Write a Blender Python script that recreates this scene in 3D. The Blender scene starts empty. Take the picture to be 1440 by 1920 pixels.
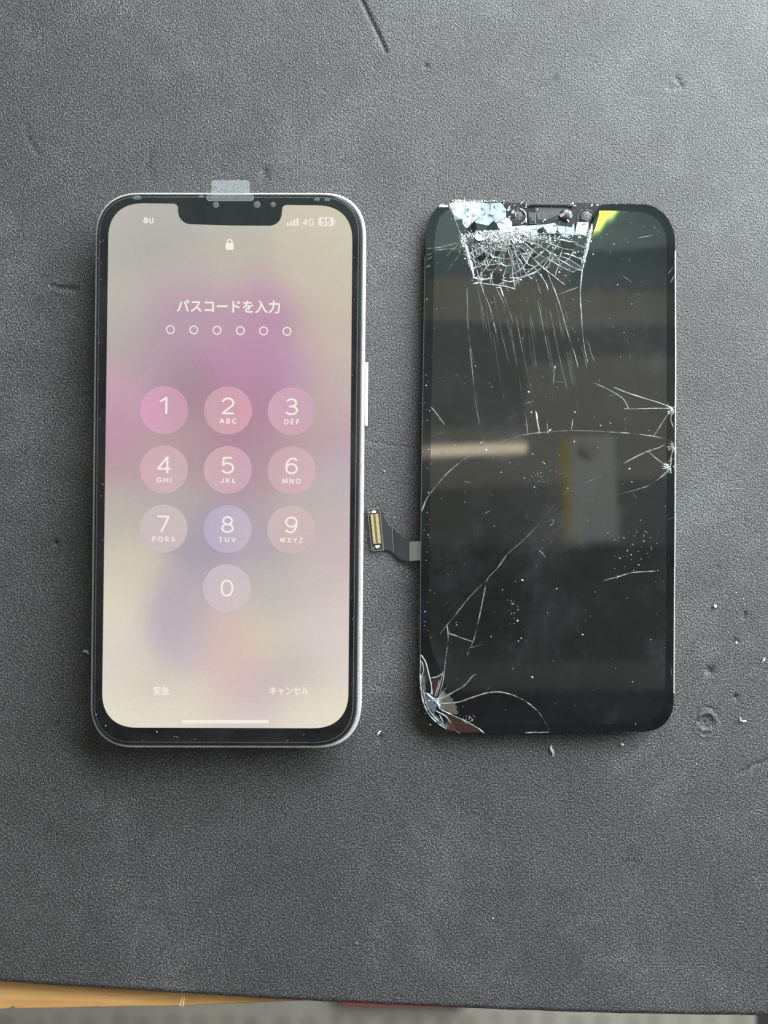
import bpy, bmesh, math, random
import numpy as np
from mathutils import Vector

rnd = random.Random(7)
MM = 0.001
# ------------------------------------------------------------------ camera
FPX = 1442.0            # focal length in photo pixels (26 mm equivalent)
HC = 230.0              # camera height above the mat, millimetres
sc = bpy.context.scene
col = sc.collection
cam_d = bpy.data.cameras.new('camera')
cam = bpy.data.objects.new('camera', cam_d); col.objects.link(cam)
cam.location = (0, 0, HC * MM); cam.rotation_euler = (0, 0, 0)
cam_d.sensor_fit = 'VERTICAL'; cam_d.sensor_height = 36.0
cam_d.lens = 36.0 * FPX / 1920.0
cam_d.clip_start = 0.01; cam_d.clip_end = 50
cam_d.dof.use_dof = True; cam_d.dof.focus_distance = 0.225; cam_d.dof.aperture_fstop = 10.5
sc.camera = cam
# ------------------------------------------------------------------ light
world = bpy.data.worlds.new('World'); sc.world = world; world.use_nodes = True
bg = world.node_tree.nodes['Background']
bg.inputs[0].default_value = (1.0, 0.98, 0.90, 1); bg.inputs[1].default_value = 0.25
wl = bpy.data.lights.new('window_light', 'AREA'); wl.shape = 'RECTANGLE'
wl.size = 1.95; wl.size_y = 0.78; wl.energy = 132; wl.color = (0.92, 0.975, 1.0)
wo = bpy.data.objects.new('window_light', wl); col.objects.link(wo)
wo.location = (0.86, 0.90, 0.52)
wo.rotation_euler = (Vector((0.0, 0.0, 0.36)) - Vector(wo.location)).to_track_quat('-Z', 'Y').to_euler()
sc.view_settings.view_transform = 'Standard'
try: sc.view_settings.look = 'None'
except Exception: pass
sc.view_settings.exposure = 0.0; sc.view_settings.gamma = 1.0

# ------------------------------------------------------------------ helpers
def W(px, py, z):
    """photo pixel on the level plane z (mm) -> world metres"""
    k = (HC - z) / FPX * MM
    return ((px - 720) * k, (960 - py) * k, z * MM)

def zs(py):            # top surface of the cracked display: rests a little higher at its lower end
    return 2.0 + (py - 378) / 994 * 1.7
def S(px, py, dz=0.0):
    return W(px, py, zs(py) + dz)

def lin(c):
    c = c / 255.0
    return c / 12.92 if c <= 0.04045 else ((c + 0.055) / 1.055) ** 2.4
def rgb(r, g, b): return (lin(r), lin(g), lin(b), 1.0)

def obj(name, verts, faces, mat=None, parent=None, smooth=False):
    me = bpy.data.meshes.new(name); me.from_pydata([tuple(v) for v in verts], [], faces); me.update()
    if mat: me.materials.append(mat)
    if smooth: me.shade_smooth()
    o = bpy.data.objects.new(name, me); col.objects.link(o)
    if parent: o.parent = parent
    return o
def empty(name, label, cat, loc=(0, 0, 0)):
    o = bpy.data.objects.new(name, None); col.objects.link(o); o.empty_display_size = 0.01
    o['label'] = label; o['category'] = cat
    return o
def tag(o, label=None, cat=None, group=None, kind=None):
    if label: o['label'] = label
    if cat: o['category'] = cat
    if group: o['group'] = group
    if kind: o['kind'] = kind
    return o

def mat(name, base=(0.5, 0.5, 0.5), rough=0.5, metal=0.0, spec=0.5, emit=None, es=1.0, alpha=1.0, coat=0.0):
    m = bpy.data.materials.new(name); m.use_nodes = True
    b = m.node_tree.nodes['Principled BSDF']
    b.inputs['Base Color'].default_value = (*base[:3], 1); b.inputs['Roughness'].default_value = rough
    b.inputs['Metallic'].default_value = metal; b.inputs['Specular IOR Level'].default_value = spec
    b.inputs['Alpha'].default_value = alpha; b.inputs['Coat Weight'].default_value = coat
    if emit:
        b.inputs['Emission Color'].default_value = (*emit[:3], 1); b.inputs['Emission Strength'].default_value = es
    return m
class NT:
    """tiny node helper"""
    def __init__(s, m): s.t = m.node_tree; s.b = s.t.nodes['Principled BSDF']
    def n(s, typ, **kw):
        x = s.t.nodes.new(typ)
        for k, v in kw.items():
            if k in x.inputs: x.inputs[k].default_value = v
            else: setattr(x, k, v)
        return x
    def l(s, a, b): s.t.links.new(a, b)
    def coords(s, scale=(1, 1, 1), rot=(0, 0, 0)):
        tc = s.n('ShaderNodeTexCoord'); mp = s.n('ShaderNodeMapping')
        mp.inputs['Scale'].default_value = scale; mp.inputs['Rotation'].default_value = rot
        s.l(tc.outputs['Object'], mp.inputs['Vector']); return mp.outputs['Vector']
    def noise(s, vec, scale, detail=2, rough=0.5, dist=0.0):
        x = s.n('ShaderNodeTexNoise'); x.inputs['Scale'].default_value = scale
        x.inputs['Detail'].default_value = detail; x.inputs['Roughness'].default_value = rough
        x.inputs['Distortion'].default_value = dist; s.l(vec, x.inputs['Vector']); return x.outputs['Fac']
    def ramp(s, fac, stops):
        r = s.n('ShaderNodeValToRGB'); e = r.color_ramp.elements
        while len(e) < len(stops): e.new(0.5)
        for i, (p, c) in enumerate(stops):
            e[i].position = p; e[i].color = c if len(c) == 4 else (*c, 1)
        s.l(fac, r.inputs[0]); return r.outputs[0]
    def math(s, op, a, b=None):
        x = s.n('ShaderNodeMath', operation=op)
        for i, v in enumerate((a, b)):
            if v is None: continue
            if isinstance(v, (int, float)): x.inputs[i].default_value = v
            else: s.l(v, x.inputs[i])
        return x.outputs[0]
    def bump(s, h, strength, dist, normal=None):
        x = s.n('ShaderNodeBump'); x.inputs['Strength'].default_value = strength; x.inputs['Distance'].default_value = dist
        s.l(h, x.inputs['Height'])
        if normal: s.l(normal, x.inputs['Normal'])
        return x.outputs['Normal']
def g1(v): return (v, v, v, 1)

# ------------------------------------------------------------------ materials
M = {}
# foam mat
m = mat('foam', (0.04, 0.042, 0.045), 0.5); t = NT(m); v = t.coords()
f1 = t.noise(v, 2100, 2, 0.65); f2 = t.noise(v, 1300, 2, 0.6); f3 = t.noise(v, 18, 4, 0.6, 0.6); f4 = t.noise(v, 4600, 1, 0.5)
c = t.ramp(f1, [(0.34, (0.009, 0.0092, 0.0095)), (0.52, (0.033, 0.0345, 0.034)), (0.66, (0.118, 0.121, 0.118))])
mx = t.n('ShaderNodeMix', data_type='RGBA', blend_type='MULTIPLY'); mx.inputs[0].default_value = 1.0
f5 = t.noise(v, 55, 5, 0.7, 1.2); f6 = t.math('ADD', t.math('MULTIPLY', f3, 0.6), t.math('MULTIPLY', f5, 0.4))
t.l(c, mx.inputs[6]); t.l(t.ramp(f6, [(0.34, g1(0.70)), (0.52, g1(1.0)), (0.64, g1(1.55))]), mx.inputs[7])
t.l(mx.outputs[2], t.b.inputs['Base Color'])
t.l(t.ramp(f6, [(0.3, g1(0.57)), (0.7, g1(0.45))]), t.b.inputs['Roughness'])
h = t.math('ADD', t.math('MULTIPLY', f1, 0.7), t.math('ADD', t.math('MULTIPLY', f2, 0.35), t.math('MULTIPLY', f4, 0.3)))
t.l(t.bump(h, 1.0, 0.00055), t.b.inputs['Normal']); M['foam'] = m
# wood
m = mat('wood', (0.4, 0.2, 0.07), 0.45); t = NT(m); v = t.coords((6, 60, 60), (0, 0, 0.03))
f = t.noise(v, 3.0, 6, 0.65, 0.8)
t.l(t.ramp(f, [(0.3, (0.33, 0.165, 0.05)), (0.5, (0.46, 0.25, 0.085)), (0.72, (0.55, 0.35, 0.15))]), t.b.inputs['Base Color'])
t.l(t.bump(f, 0.2, 0.0005), t.b.inputs['Normal']); M['wood'] = m
M['wood_edge'] = mat('wood_edge', (0.75, 0.6, 0.35), 0.6)
# floor (grey with small dots)
m = mat('floor', (0.2, 0.2, 0.18), 0.7); t = NT(m); v = t.coords()
vo = t.n('ShaderNodeTexVoronoi'); vo.inputs['Scale'].default_value = 38; vo.inputs['Randomness'].default_value = 0.25; t.l(v, vo.inputs['Vector'])
nz = t.noise(v, 7, 4, 0.6)
a = t.ramp(vo.outputs['Distance'], [(0.2, (0.17, 0.16, 0.135)), (0.42, (0.215, 0.203, 0.173))])
mx = t.n('ShaderNodeMix', data_type='RGBA', blend_type='MULTIPLY'); mx.inputs[0].default_value = 1
t.l(a, mx.inputs[6]); t.l(t.ramp(nz, [(0.3, g1(0.8)), (0.7, g1(1.2))]), mx.inputs[7]); t.l(mx.outputs[2], t.b.inputs['Base Color'])
M['floor'] = m
M['dark'] = mat('dark_floor', (0.012, 0.012, 0.012), 0.8)
M['red'] = mat('red_plastic', (0.34, 0.03, 0.045), 0.5)
# phone
m = mat('silver_frame', (0.86, 0.86, 0.84), 0.30, 0.30); t = NT(m); v = t.coords()
f = t.noise(v, 260, 4, 0.6); f2 = t.noise(v, 900, 3, 0.6)
t.l(t.ramp(f, [(0.3, (0.40, 0.397, 0.385)), (0.62, (0.54, 0.535, 0.52))]), t.b.inputs['Base Color'])
t.l(t.ramp(f, [(0.3, g1(0.42)), (0.7, g1(0.26))]), t.b.inputs['Roughness'])
t.l(t.bump(f2, 0.25, 0.0002), t.b.inputs['Normal']); M['frame'] = m
M['gasket'] = mat('black_gasket', (0.012, 0.012, 0.013), 0.4)
m = mat('bezel_glass', (0.010, 0.011, 0.014), 0.06, spec=0.3); t = NT(m); v = t.coords((1, 1, 1))
f = t.noise(v, 60, 5, 0.65, 0.5)
t.l(t.ramp(f, [(0.35, (0.006, 0.006, 0.007)), (0.75, (0.016, 0.017, 0.017))]), t.b.inputs['Base Color'])
t.l(t.ramp(f, [(0.3, g1(0.04)), (0.8, g1(0.22))]), t.b.inputs['Roughness']); M['bezel'] = m
def screen_mat(name, strength=1.0):
    m = mat(name, (0.004, 0.004, 0.004), 0.08); t = NT(m)
    at = t.n('ShaderNodeVertexColor'); at.layer_name = 'Col'
    v = t.coords()
    wv = t.n('ShaderNodeTexWave', wave_type='BANDS', bands_direction='Y'); wv.inputs['Scale'].default_value = 420
    wv.inputs['Distortion'].default_value = 0.6; wv.inputs['Detail'].default_value = 1; t.l(v, wv.inputs['Vector'])
    nz = t.noise(v, 900, 2, 0.6)
    s = t.math('MULTIPLY', t.math('ADD', 0.965, t.math('MULTIPLY', wv.outputs['Fac'], 0.025)), t.math('ADD', 0.955, t.math('MULTIPLY', nz, 0.09)))
    t.l(at.outputs['Color'], t.b.inputs['Emission Color'])
    t.l(t.math('MULTIPLY', s, strength), t.b.inputs['Emission Strength'])
    return m
M['screen'] = screen_mat('lit_screen')
M['glyph'] = mat('lit_glyph', (0.01, 0.01, 0.01), 0.15, emit=rgb(240, 235, 224))
M['glyph_dim'] = mat('lit_glyph_dim', (0.01, 0.01, 0.01), 0.15, emit=rgb(238, 228, 218))
M['glyph_hole'] = mat('lit_glyph_hole', (0.01, 0.01, 0.01), 0.15, emit=rgb(176, 162, 150))
def clear_mat(name, base, rough, alpha, nscale=None):
    m = mat(name, base, rough, alpha=alpha)
    if nscale:
        t = NT(m); f = t.noise(t.coords(), nscale, 3, 0.6)
        t.l(t.ramp(f, [(0.3, g1(alpha * 0.75)), (0.7, g1(min(1, alpha * 1.25)))]), t.b.inputs['Alpha'])
    return m
M['film'] = clear_mat('clear_film', (0.40, 0.44, 0.46), 0.25, 0.22, 700)
M['film_edge'] = mat('film_edge', (0.30, 0.32, 0.33), 0.25, alpha=0.42)
M['film_faint'] = clear_mat('film_faint', (0.42, 0.45, 0.46), 0.3, 0.22, 900)
M['bubble'] = clear_mat('film_bubble', (0.30, 0.32, 0.33), 0.3, 0.27, 1500)
# cracked display
m = mat('cracked_bezel', (0.005, 0.007, 0.010), 0.05, spec=0.45); t = NT(m); v = t.coords()
f = t.noise(v, 90, 4, 0.6)
t.l(t.ramp(f, [(0.3, (0.003, 0.0035, 0.004)), (0.75, (0.007, 0.0085, 0.0095))]), t.b.inputs['Base Color']); M['cbezel'] = m
m = mat('dead_panel', (0.02, 0.022, 0.02), 0.06, spec=1.0); t = NT(m)
v = t.coords((1.0, 0.16, 1), (0, 0, 0.06)); v2 = t.coords()
f = t.noise(v, 520, 4, 0.65, 0.2); f2 = t.noise(v2, 30, 6, 0.68, 0.1); f3 = t.noise(v2, 420, 3, 0.7)
sm = t.math('MULTIPLY', t.ramp(f2, [(0.42, g1(0)), (0.70, g1(1))]), t.math('ADD', 0.35, t.math('MULTIPLY', f, 0.9)))
sm = t.math('MULTIPLY', sm, t.math('ADD', 0.7, t.math('MULTIPLY', f3, 0.6)))
t.l(t.ramp(sm, [(0.0, (0.0025, 0.0025, 0.0023)), (0.35, (0.0055, 0.006, 0.006)), (0.9, (0.017, 0.019, 0.019))]), t.b.inputs['Base Color'])
t.l(t.ramp(sm, [(0.0, g1(0.025)), (0.9, g1(0.085))]), t.b.inputs['Roughness'])
M['panel'] = m
def crack_mat(name, base, alo, ahi, sc_):
    m = mat(name, base, 0.35); t = NT(m); vv = t.coords(); f = t.math('ADD', t.math('MULTIPLY', t.noise(vv, sc_, 3, 0.7), 0.5), t.math('MULTIPLY', t.noise(vv, 110, 2, 0.5), 0.5))
    t.l(t.ramp(f, [(0.42, g1(alo)), (0.58, g1(ahi))]), t.b.inputs['Alpha']); return m
M['crack'] = crack_mat('crack_bright', (0.38, 0.41, 0.39), 0.25, 0.95, 420)
M['crack_mid'] = crack_mat('crack_mid', (0.32, 0.345, 0.315), 0.02, 0.62, 300)
M['crack_faint'] = crack_mat('crack_faint', (0.34, 0.36, 0.33), 0.0, 0.22, 240)
M['shard'] = mat('mirror_shard', (0.06, 0.075, 0.09), 0.07, 0.0, spec=0.45)
for nm_, lo_, hi_ in (('sky_reflect_pale', (0.34, 0.385, 0.385), (0.55, 0.595, 0.585)), ('sky_reflect_blue', (0.32, 0.39, 0.44), (0.43, 0.51, 0.56))):  # mirrored sky painted into the base colour of the flat glass pieces
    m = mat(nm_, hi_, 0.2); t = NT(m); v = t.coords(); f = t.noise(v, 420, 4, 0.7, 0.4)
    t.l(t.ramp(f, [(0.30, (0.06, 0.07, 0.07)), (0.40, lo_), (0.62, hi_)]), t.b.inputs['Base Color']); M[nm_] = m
M['powder'] = mat('crushed_glass', (0.42, 0.45, 0.45), 0.25, spec=0.5)
M['dust'] = mat('dust', (0.40, 0.40, 0.37), 0.8)
M['module'] = mat('module_grey', (0.10, 0.11, 0.115), 0.35, 0.3)
M['module_dark'] = mat('module_dark', (0.018, 0.019, 0.02), 0.35)
m = mat('mesh_grille', (0.05, 0.05, 0.05), 0.4, 0.4); t = NT(m); f = t.noise(t.coords(), 2600, 2, 0.6)
t.l(t.ramp(f, [(0.4, (0.008, 0.008, 0.008)), (0.65, (0.11, 0.11, 0.11))]), t.b.inputs['Base Color']); t.l(t.bump(f, 0.8, 0.0003), t.b.inputs['Normal']); M['mesh'] = m
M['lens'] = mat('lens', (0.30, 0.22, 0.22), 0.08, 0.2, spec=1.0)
M['maroon'] = mat('exposed_film', (0.022, 0.011, 0.009), 0.35)
M['olive'] = mat('exposed_adhesive', (0.055, 0.052, 0.038), 0.5)
M['board'] = mat('flex_board', (0.030, 0.029, 0.024), 0.45)
M['board_rim'] = mat('board_rim', (0.17, 0.16, 0.12), 0.4)
M['ribbon'] = mat('flex_ribbon', (0.022, 0.025, 0.029), 0.42)
M['ribbon_foil'] = mat('ribbon_foil', (0.42, 0.43, 0.41), 0.30, 0.8)
M['gold'] = mat('gold_pins', (0.62, 0.53, 0.29), 0.4, 0.5)
M['conn'] = mat('connector_body', (0.10, 0.085, 0.045), 0.5)
M['solder'] = mat('solder', (0.72, 0.71, 0.66), 0.35, 0.3)
M['white_plastic'] = mat('white_plastic', (0.58, 0.58, 0.56), 0.5)

# ------------------------------------------------------------------ geometry helpers
def rquad(TL, TR, BR, BL, r, n=14, k=2.35):
    """rounded quadrilateral outline (pixels), clockwise on the photo from the top left corner"""
    wd = (math.dist(TL, TR) + math.dist(BL, BR)) / 2; ht = (math.dist(TL, BL) + math.dist(TR, BR)) / 2
    pts = []
    for cx, cy, a0 in ((r, r, 180), (wd - r, r, 270), (wd - r, ht - r, 0), (r, ht - r, 90)):
        for i in range(n + 1):
            a = math.radians(a0 + 90 * i / n); c_, s_ = math.cos(a), math.sin(a)
            pts.append((cx + r * math.copysign(abs(c_) ** (2 / k), c_), cy + r * math.copysign(abs(s_) ** (2 / k), s_)))
    return [bil(TL, TR, BR, BL, x / wd, y / ht) for x, y in pts]
def bil(TL, TR, BR, BL, u, v):
    return tuple((TL[i] * (1 - u) + TR[i] * u) * (1 - v) + (BL[i] * (1 - u) + BR[i] * u) * v for i in (0, 1))
def inset(poly, d):
    """inset a convex-ish outline given in world metres (list of xy) by d metres"""
    n = len(poly); out = []
    area = sum(poly[i][0] * poly[(i + 1) % n][1] - poly[(i + 1) % n][0] * poly[i][1] for i in range(n))
    sg = 1 if area > 0 else -1
    for i in range(n):
        a, b = Vector(poly[i - 1][:2]), Vector(poly[(i + 1) % n][:2]); e = (b - a).normalized()
        nrm = Vector((-e.y, e.x)) * sg
        out.append((poly[i][0] + nrm.x * d, poly[i][1] + nrm.y * d))
    return out
def loft(name, loops, mt, parent=None, cap_top=True, cap_bottom=True, smooth=False):
    """loops: list of point lists (same count, xyz)"""
    V = [p for L in loops for p in L]; n = len(loops[0]); F = []
    for k in range(len(loops) - 1):
        for i in range(n):
            j = (i + 1) % n; F.append((k * n + i, k * n + j, (k + 1) * n + j, (k + 1) * n + i))
    if cap_bottom: F.append(tuple(range(n)))
    if cap_top: F.append(tuple((len(loops) - 1) * n + i for i in range(n)))
    o = obj(name, V, F, mt, parent)
    bm = bmesh.new(); bm.from_mesh(o.data); bmesh.ops.recalc_face_normals(bm, faces=bm.faces); bm.to_mesh(o.data); bm.free()
    if smooth: o.data.shade_smooth()
    return o
def at(poly, z): return [(p[0], p[1], z * MM) for p in poly]
def slab(name, pts, z0, z1, mt, parent=None, bev=0.0):
    """pts in pixels at top height z1"""
    L = [W(x, y, z1)[:2] for x, y in pts]
    loops = [at(L, z0)]
    if bev > 0: loops += [at(L, z1 - bev), at(inset(L, bev * MM), z1)]
    else: loops += [at(L, z1)]
    return loft(name, loops, mt, parent)
def flat(name, pts, z, mt, parent=None, fn=None):
    V = [(fn(x, y) if fn else W(x, y, z)) for x, y in pts]
    o = obj(name, V, [tuple(range(len(V)))], mt, parent)
    if o.data.polygons[0].normal.z < 0: o.data.flip_normals()
    return o
def disc_pts(cx, cy, r, n=32, ry=None):
    return [(cx + r * math.cos(2 * math.pi * i / n), cy + (ry or r) * math.sin(2 * math.pi * i / n)) for i in range(n)]

# ================================================================== SETTING
# foam mat with real dents
def smooth(a, b, x): 
    u = np.clip((x - a) / (b - a), 0, 1); return u * u * (3 - 2 * u)
xs = np.concatenate([np.linspace(-240, -118, 20)[:-1], np.arange(-118, 118.01, 0.45), np.linspace(118, 240, 20)[1:]])
vs = np.concatenate([np.linspace(0, 1, 700)[:-1] * 310, np.linspace(310, 470, 24)])       # distance up from the front edge
k0 = HC / FPX
edge_px = np.array([[-900, 1780], [-300, 1818], [0, 1842], [300, 1861], [600, 1879], [1000, 1896.5], [1440, 1905.5], [1900, 1909], [2600, 1912]], float)
pf = np.polyfit(edge_px[2:7, 0], edge_px[2:7, 1], 3)
exx = xs / k0 + 720; ex = np.polyval(pf, np.clip(exx, -40, 1480)) + 0.075 * np.minimum(exx + 40, 0) + 0.012 * np.maximum(exx - 1480, 0)
rs = np.random.RandomState(3)
ex += np.convolve(rs.normal(0, 1.0, len(ex) + 8), np.ones(9) / 9, 'valid') * 0.9
yb = (960 - ex) * k0
X, Vv = np.meshgrid(xs, vs); Y = Vv + yb[None, :] * np.clip(1 - Vv / 300, 0, 1) + (-155.0) * np.clip(Vv / 300, 0, 1)
PX, PY = X / k0 + 720, 960 - Y / k0
Z = np.zeros_like(X)
def seg_d(x0, y0, x1, y1):
    dx, dy = x1 - x0, y1 - y0; L2 = dx * dx + dy * dy
    tt = np.clip(((PX - x0) * dx + (PY - y0) * dy) / L2, 0, 1)
    return np.hypot(PX - x0 - tt * dx, PY - y0 - tt * dy), tt
def groove(pts, width, depth, lip=0.0):
    global Z
    for (x0, y0), (x1, y1) in zip(pts[:-1], pts[1:]):
        d, tt = seg_d(x0, y0, x1, y1)
        Z = np.minimum(Z, -depth * np.exp(-(d / width) ** 2)) if lip == 0 else Z - depth * np.exp(-(d / width) ** 2) + lip * np.exp(-((d - 2.2 * width) / width) ** 2)
groove([(672, -12), (690, 25), (708, 62), (724, 97)], 3.0, 0.5)
groove([(97, 536), (112, 540), (128, 540), (143, 543)], 4.0, 0.35)
groove([(48, 235), (54, 262), (70, 288)], 5, 0.15)
groove([(282, 285), (276, 310), (285, 340)], 8, 0.12)
groove([(1002, 172), (1024, 160), (1040, 148)], 7, 0.25)
groove([(1256, 165), (1278, 162), (1268, 145)], 5, 0.30)
groove([(690, 828), (730, 834), (785, 842)], 2.5, 0.14)
groove([(1385, 1450), (1412, 1438), (1438, 1425)], 4, 0.2)
groove([(1395, 1158), (1398, 1150)], 3, 0.4)
groove([(640, 0), (665, 60), (700, 130)], 16, 0.07)
for cx, cy, r, dp in ((496, 325, 9, .35), (798, 123, 5, .45), (104, 1018, 4, .9), (1331, 1258, 8, .6), (1378, 1204, 6, .5), (1379, 1307, 4, .6),
                      (712, 1386, 7, .3), (1180, 1615, 16, .18), (60, 60, 22, .15), (1345, 1065, 4, .3), (300, 1780, 9, .15), (950, 1640, 14, .12)):
    Z -= dp * np.exp(-(((PX - cx) ** 2 + (PY - cy) ** 2) / r ** 2))
for cx, cy, rr, w_, hgt in ((1325, 1353, 17, 3.4, .26), (1325, 1345, 19, 3.0, -.22), (1324, 1360, 22, 3, .14)):
    Z += hgt * np.exp(-((np.hypot(PX - cx, PY - cy) - rr) / w_) ** 2)
Z -= 0.25 * np.exp(-(((PX - 1325) ** 2 + (PY - 1352) ** 2) / 12 ** 2))
for i in range(26):      # shallow pressure marks over the sheet
    cx, cy, r = rs.uniform(0, 1440), rs.uniform(0, 1880), rs.uniform(25, 90)
    Z += rs.uniform(-0.06, 0.05) * np.exp(-(((PX - cx) ** 2 + (PY - cy) ** 2) / r ** 2))
Z -= 0.5 * np.exp(-(Vv / 0.7) ** 2)                                       # rounded cut edge
for (u0, v0, u1, v1) in ((172, 362, 686, 1404), (786, 378, 1266, 1374), (686, 950, 790, 1055)):   # nothing pokes through what rests here
    ins = (PX > u0 - 4) & (PX < u1 + 4) & (PY > v0 - 4) & (PY < v1 + 4); Z[ins] = np.minimum(Z[ins], 0)
Z *= 1.0
nx, ny = len(xs), len(vs); N = nx * ny
top = np.stack([X, Y, Z], -1).reshape(-1, 3)
skirt = np.stack([xs, yb + 0.1, np.full(nx, -2.9)], -1)
Vt = np.concatenate([top, skirt]) * MM
ii, jj = np.meshgrid(np.arange(nx - 1), np.arange(ny - 1)); a = (jj * nx + ii).ravel()
F = np.stack([a, a + 1, a + 1 + nx, a + nx], -1)
s_ = np.arange(nx - 1); F = np.concatenate([F, np.stack([N + s_, N + s_ + 1, s_ + 1, s_], -1)])
me = bpy.data.meshes.new('work_mat')
me.vertices.add(len(Vt)); me.vertices.foreach_set('co', Vt.ravel().astype(np.float32))
me.loops.add(F.size); me.loops.foreach_set('vertex_index', F.ravel().astype(np.int32))
me.polygons.add(len(F)); me.polygons.foreach_set('loop_start', np.arange(0, F.size, 4, dtype=np.int32))
me.update(calc_edges=True); me.validate(); me.shade_smooth()
me.materials.append(M['foam'])
o = bpy.data.objects.new('work_mat', me); col.objects.link(o)
tag(o, 'dark grey foam work mat with dents under both phones', 'mat')

# wooden table top under the mat, its front edge slightly skewed and chipped
zt = -3.0
front = [(-900, 1900), (-420, 1899), (-60, 1895), (10, 1893.5), (18, 1892), (24, 1888.5), (30, 1892.5), (120, 1891.5), (178, 1890), (182, 1888.6), (188, 1890),
         (240, 1889), (330, 1887.5), (400, 1885), (470, 1882), (530, 1879.5), (600, 1877), (900, 1861), (1500, 1826), (2600, 1765)]
L = [W(x, y, zt)[:2] for x, y in front]
back = [(0.45, 0.32), (-0.45, 0.32)]
L2 = [(-0.45, L[0][1])] + [p for p in L[1:-1]] + [(0.45, L[-1][1])] + back
tb = loft('table_top', [at(L2, zt - 19), at(L2, zt - 0.5), [(x, y + (0.00045 if y < 0 else 0), (zt) * MM) for x, y in L2]], M['wood'])
tag(tb, 'light wooden table edge showing under the grey mat', 'table')
# a few scratches in the wood
for (x0, y0, x1, y1) in ((337, 1886, 343, 1868), (343, 1886, 346, 1870)):
    flat('scratch', [(x0 - 1, y0), (x0 + 1, y0), (x1 + 1, y1), (x1 - 1, y1)], zt + 0.02, M['wood_edge'], tb)

# floor far below
ZF = -520.0
fl = flat('floor', [(-300, 900), (1417, 900), (1417, 2300), (-300, 2300)], ZF, M['floor']); tag(fl, kind='structure')
fl2 = flat('lower_floor', [(-900, 1200), (2300, 1200), (2300, 2500), (-900, 2500)], ZF - 60, M['dark']); tag(fl2, kind='structure')
rb = slab('red_strip', [(640, 1840), (880, 1846), (878, 1893), (642, 1887)], ZF + 0.0, ZF + 12, M['red'], None, 3)
tag(rb, 'dark red strip on the grey floor below the mat edge', 'strip')

# unseen overhead panels, added and toned to shape the bands the glass mirrors
ZC = 1500.0
cl = bpy.data.objects.new('mirrored_overhead', None); col.objects.link(cl); tag(cl, kind='structure')
def C(px, py, z):      # point overhead mirrored at photo pixel (px, py) of a level mirror at z=3
    k = (z + HC - 6) / FPX * MM
    return ((px - 720) * k, (960 - py + 25) * k, z * MM)
def overhead(name, pts, z, mt, th=20):
    L = [C(x, y, z) for x, y in pts]
    return loft(name, [L, [(x, y, zz + th * MM) for x, y, zz in L]], mt, cl)
cm = {}
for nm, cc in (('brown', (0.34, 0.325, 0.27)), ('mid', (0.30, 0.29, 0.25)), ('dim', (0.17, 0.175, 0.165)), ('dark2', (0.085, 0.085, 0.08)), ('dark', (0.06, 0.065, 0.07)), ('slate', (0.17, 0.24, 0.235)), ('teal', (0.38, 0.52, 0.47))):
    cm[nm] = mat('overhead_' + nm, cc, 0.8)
xa, xb = 60, 1460
overhead('added_reflection_panel', [(xa, 300), (xb, 300), (xb, 440), (1180, 462), (xa, 468)], ZC, cm['teal'])
overhead('added_reflection_panel', [(xa, 468.5), (1180, 462.5), (xb, 440.5), (xb, 545), (1090, 540), (1030, 515), (820, 512), (780, 545), (xa, 550)], ZC, cm['slate'])
overhead('added_reflection_panel', [(xa, 550.5), (780, 545.5), (820, 512.5), (1030, 515.5), (1090, 540.5), (xb, 545.5), (xb, 600), (1010, 612), (860, 596), (xa, 600)], ZC, cm['brown'])
overhead('added_reflection_panel', [(xa, 600.5), (860, 596.5), (1010, 612.5), (xb, 600.5), (xb, 668), (1120, 662), (985, 682), (985, 800), (xa, 800)], ZC, cm['dim'])
overhead('added_reflection_panel', [(985.5, 682), (1120, 662.5), (xb, 668.5), (xb, 790), (985.5, 800)], ZC, cm['mid'])
overhead('added_reflection_panel', [(xa, 800.5), (985, 800.5), (xb, 790.5), (xb, 880), (xa, 960)], ZC, cm['mid'])
overhead('added_reflection_panel', [(xa, 960.5), (xb, 880.5), (xb, 1020), (xa, 1030)], ZC, cm['dim'])
overhead('added_reflection_panel', [(xa, 1030.5), (xb, 1020.5), (xb, 1230), (xa, 1250)], ZC, cm['dark2'])  # dark panels stand in for the person leaning over the display
overhead('added_reflection_panel', [(xa, 1250.5), (xb, 1230.5), (xb, 1290), (xa, 1290)], ZC, cm['dim'])
overhead('added_reflection_panel', [(xa, 1290.5), (xb, 1290.5), (xb, 1460), (xa, 1460)], ZC, cm['dark'])
overhead('tube_lamp', [(700, 838), (988, 828), (988, 846), (700, 858)], ZC - 200, mat('tube_lamp', (0.9, 0.85, 0.7), 0.5, emit=(1.0, 0.80, 0.55), es=3.4))
overhead('notice', [(1068, 818), (1152, 815), (1160, 1010), (1075, 1016)], ZC - 200, mat('notice_paper', (0.40, 0.40, 0.375), 0.7), 4)
overhead('notice_edge', [(1050, 822), (1067, 821), (1074, 1016), (1060, 1018)], ZC - 200, mat('notice_yellow', (0.42, 0.32, 0.03), 0.6), 4)
overhead('notice_mark', disc_pts(1105, 838, 15, 20), ZC - 206, mat('notice_red', (0.345, 0.30, 0.285), 0.6), 3)

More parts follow.
